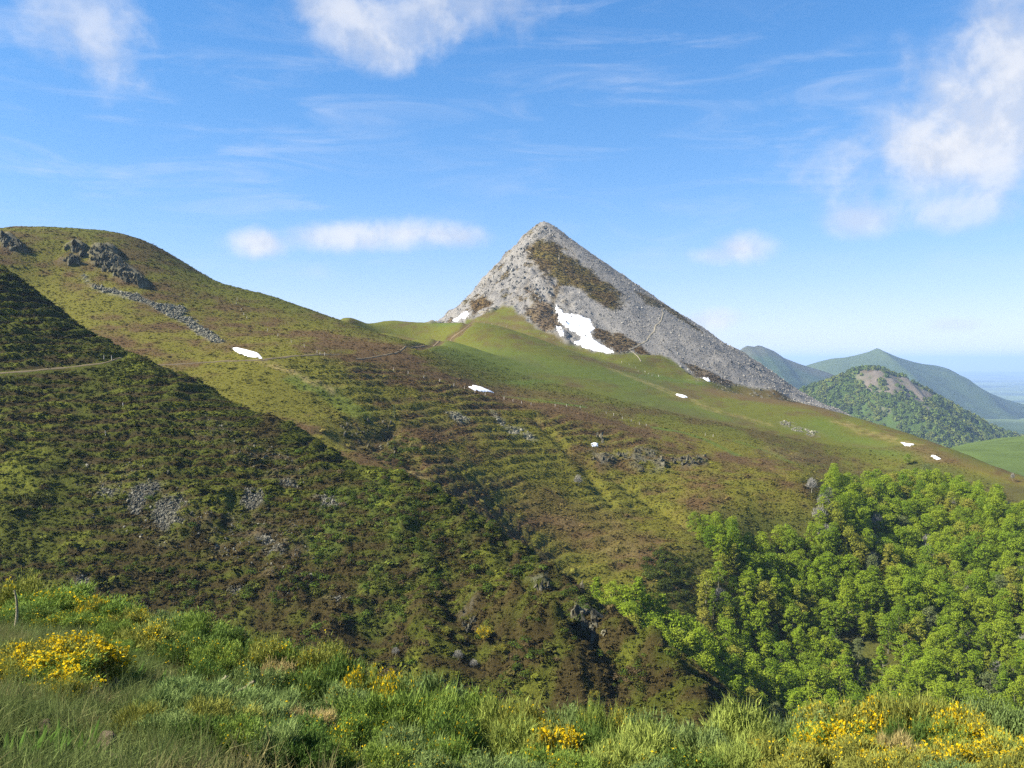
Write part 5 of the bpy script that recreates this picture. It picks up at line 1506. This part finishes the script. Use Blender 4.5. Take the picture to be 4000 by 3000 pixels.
# flowering gorse and dead bushes on the lower spur
for px, py, w, fl, lab in [(1900, 2480, 2.6, 3, 'big bush full of yellow flowers low on the dark spur'), (1790, 2500, 1.6, 1, 'smaller green bush left of the yellow one on the spur'), (1960, 2540, 1.8, 2, 'yellow flecked bush right under the big yellow one'),
                           (1740, 2470, 1.5, 2, 'olive bush with yellow flecks on the left of the spur thicket'), (2320, 2720, 1.6, 2, 'green and yellow bush in the shade near the toe of the spur'), (2070, 2250, 1.5, 1, 'dark green bush on the crest of the spur')]:
    q = raycast(px, py, GSP, 60)
    if q is None: continue
    root = empty('gorse_bush', (q[0], q[1], float(gs.height(q[0], q[1])) - .15), lab, 'bush', None, random.uniform(0, 6.28))
    root.scale = (w, w, w * .8)
    sh = shapes[random.randrange(7)]
    for nm, me, mt in (('foliage', sh[0], M_BROOM['olive']), ('stems', sh[1], M_STEM), ('flowers', sh[2][fl], M_FLOWER)):
        o = bpy.data.objects.new(nm, me); COL.objects.link(o); o.parent = root
        o.material_slots[0].link = 'OBJECT'; o.material_slots[0].material = mt
for px, py, s, lab in [(1790, 2580, .32, 'bare grey dead bush on the spur below the yellow bush'), (1850, 2610, .28, 'bleached dead branches above the broom near the spur foot'), (1545, 2560, .25, 'dark leafless shrub just above the bright yellow broom')]:
    q = raycast(px, py, GSP, 60)
    if q is None: continue
    plant_tree('grey', bares[1], (q[0], q[1], float(gs.height(q[0], q[1])) - .1), (s, s, s * .8), lab, None, 'dead_bush')

HELL = [(27, 2985, 'leafy plant in the bottom left corner of the bank'), (118, 2968, 'leafy plant left of the middle of the broad-leaved patch'), (150, 2935, 'leafy plant right in front of the square stone'), (200, 2950, 'leafy plant in the centre of the broad-leaved patch'), (215, 2990, 'leafy plant lowest in the broad-leaved patch'),
        (278, 2968, 'leafy plant right of centre in the broad-leaved patch'), (320, 2990, 'leafy plant left of the pinkish stone'), (350, 2925, 'leafy plant just above the pinkish stone'), (480, 2668, 'leafy plant in the grass beside the big flowering broom'), (530, 2672, 'leafy plant in the grass right of the big flowering broom'),
        (612, 2700, 'single small leafy plant in the middle of the grass'), (755, 2672, 'leafy plant left of the two dead branches'), (868, 2702, 'leafy plant between the two dead branches'), (505, 2850, 'tall leafy shoot in the shaded grass')]

# -- grass
def clump_mesh(seed, n=34, L=.26, W=.0045, spread=.09, lean=.45):
    rng = np.random.default_rng(seed)
    P = np.c_[rng.normal(0, spread, (n, 2)), np.full(n, -.02)]
    D = np.c_[rng.normal(0, lean, (n, 2)) + np.array((.28, -.05)), np.ones(n)]
    V, q4, q3 = blades(P, D, rng.uniform(.45, 1.25, n) * L, rng.uniform(.7, 1.4, n) * W, rng, .35)
    return mesh_from('grass_clump', V, [q4, q3])


M_GRASS = leaf_mat('grass_blade', (.1, .1, .1), (.1, .1, .1), .30, 0, .3, True)
gr_protos = [(clump_mesh(1000 + i, 34, .24 + .03 * i), M_GRASS) for i in range(5)]
wg = ((gb.Y > 4.5) & (gb.Y < 24) & (np.abs(gb.X) < gb.Y * .72 + 1.5)) * (.35 + .65 * sstep(gb.Y, 22, 12)) / np.maximum(gb.Y + 2, 1) ** .35
under_b = np.zeros_like(gb.X)
for x_, y_, w_r in bush_xy: under_b = np.maximum(under_b, (np.hypot(gb.X - x_, gb.Y - y_) < w_r * .8) * 1.0)
for px_, py_ in [(p[0], p[1]) for p in HELL] + [(185, 2870), (405, 2950), (440, 2995), (383, 2735), (446, 2690)]:
    q_ = raycast(px_, py_, [gb], 3, 40, 1200)
    if q_ is not None: under_b = np.maximum(under_b, (np.hypot(gb.X - q_[0], gb.Y - q_[1] + .25) < .38) * 1.1)
gpx = 2000 + F * gb.X / np.maximum(gb.Y, 1)
meadow = np.maximum.reduce([(gb.Y > 6.4) & (gpx < 640) & (gb.Y < 10), (gb.Y >= 9.5) & (gb.Y < 17) & (gpx < 1150), (gb.Y < 20) & (gpx < 420)]) * 1.0
wg = wg * (1 - .85 * under_b).clip(.05) * np.maximum(meadow, (.12 + .5 * (gpx < 800) * (gb.Y < 9.5)) * (gb.Y > 5.8))
n = 13000
x, y, k_ = sample_grid(gb, wg, n)
tn = sstep(fbm(x / 1.3, y / 1.3, 3, 1011), .0, .45)[:, None]
c_ = (np.array((.165, .215, .085)) * (1 - tn) + np.array((.29, .26, .145)) * tn) * RNG.uniform(.75, 1.3, (n, 1))
s_ = RNG.uniform(.5, 1.05, n)
scatter('grass', np.c_[x, y, gb.height(x, y)], np.c_[RNG.normal(0, .15, (n, 2)), RNG.uniform(-.5, .5, n)], np.c_[s_, s_, s_], gr_protos, c_, label='long green and straw coloured grass covering the bank')

# -- broad-leaved plants
def leaf_blade(seed, L=.30, W=.026):
    rng = random.Random(seed); n = 8; V, Fc = [], []
    curl = rng.uniform(.05, .35)
    for i in range(n + 1):
        t_ = i / n; w = W * math.sin(math.pi * min(1, .12 + .88 * t_)) ** .8 * (1 if t_ < 1 else 0)
        z = L * t_ * (1 - .25 * curl * t_); y0 = L * curl * t_ * t_
        V += [(-w, y0 + w * .45, z), (0, y0, z), (w, y0 + w * .45, z)]
    for i in range(n):
        a = i * 3; Fc += [(a, a + 1, a + 4, a + 3), (a + 1, a + 2, a + 5, a + 4)]
    return mesh_from('leaf', np.array(V), np.array(Fc), True)


M_BROAD = leaf_mat('broad_leaf', (.085, .175, .035), (.120, .215, .048), .35, 8.0, .2)
leafs = [leaf_blade(1020 + i, .30 + .03 * i) for i in range(5)]
for m_ in leafs: m_.materials.append(M_BROAD)
for px, py, lab in HELL:
    q = raycast(px, py, [gb], 3, 40, 1200)
    if q is None: continue
    root = empty('leafy_plant', (q[0], q[1], float(gb.height(q[0], q[1])) - .02), lab, 'plant', 'broad leaved plants in the grass', random.uniform(0, 6.28))
    for i in range(random.randrange(7, 11)):
        o = bpy.data.objects.new('leaf', leafs[random.randrange(5)]); COL.objects.link(o); o.parent = root
        a = random.uniform(0, 6.28); o.location = (random.gauss(0, .03), random.gauss(0, .03), 0)
        o.rotation_euler = (random.uniform(-.75, -.1), 0, a); s = random.uniform(.6, 1.0); o.scale = (s * .85, s, s)

for px, py, s, lab in [(185, 2870, (.21, .13, .12), 'square greyish stone half hidden in grass behind the leafy plants'), (405, 2950, (.14, .12, .17), 'upright pinkish brown stone beside the leafy plants'), (440, 2995, (.16, .10, .09), 'flat brown stone at the bottom edge below the pinkish one'),
                       (383, 2735, (.10, .08, .10), 'small pinkish stone in shade right of the flowering broom'), (446, 2690, (.11, .10, .12), 'small dark stone among leaves right of the flowering broom')]:
    q = raycast(px, py, [gb], 3, 40, 1200)
    if q is None: continue
    me = rock_mesh('stone', 1050 + px, 3, (1, .85, .9), .12)
    o = obj('stone', me, mat=M_BOULDER, label=lab, cat='stone', loc=(q[0], q[1], float(gb.height(q[0], q[1])) + s[2] * .45))
    o.scale = s; o.rotation_euler = (random.uniform(-.3, .3), random.uniform(-.3, .3), random.uniform(0, 6.28))

M_DEAD = stone_mat('dead_wood', (.42, .37, .31), (.68, .62, .54), 6.0)


def stick(a_, b_, D, r0, r1, lab, bow=.03, rise=0):
    p0, p1 = at(a_[0], a_[1], D), at(b_[0], b_[1], D)
    pts = [p0 + (p1 - p0) * t_ + np.array((bow * math.sin(math.pi * t_), 0, 0)) + RNG.normal(0, .004, 3) for t_ in np.linspace(0, 1, 9)]
    pts = np.array(pts); c = pts[0].copy()
    v, f = tube(pts - c, np.linspace(r0, r1, 9), 7)
    me = mesh_from('dead_branch', v, f, True)
    return obj('dead_branch', me, mat=M_DEAD, label=lab, cat='branch', loc=c)


stick((50, 2490), (57, 2304), 16.6, .035, .018, 'tall pale dead stick standing upright at the left edge', .07)
stick((832, 2682), (889, 2640), 12.0, .022, .030, 'short thick pale dead branch lying in the grass')
stick((900, 2712), (996, 2660), 11.8, .016, .024, 'longer thin grey dead branch right of the short one')

# ---------------------------------------------------------------- haze
hz = 43000.0
zb, zt = -640.0, 215.0
hv = [(x, y, z) for z in (zb, zt) for y in (-hz, hz) for x in (-hz, hz)]
hf = [(0, 2, 3, 1), (4, 5, 7, 6), (0, 1, 5, 4), (2, 6, 7, 3), (0, 4, 6, 2), (1, 3, 7, 5)]
hm = bpy.data.materials.new('haze'); hm.use_nodes = True
ht = NT(hm.node_tree); ht.n.clear()
ho = ht.add('ShaderNodeOutputMaterial'); pv = ht.add('ShaderNodeVolumePrincipled')
pv.inputs['Color'].default_value = (.46, .67, 1.0, 1)
pv.inputs['Density'].default_value = 6.2e-5
pv.inputs['Anisotropy'].default_value = 0.1
ht.l.new(pv.outputs[0], ho.inputs['Volume'])
obj('haze', mesh_from('haze', np.array(hv), np.array(hf)), mat=hm, kind='stuff', label='thin blue haze filling the air over the valley')
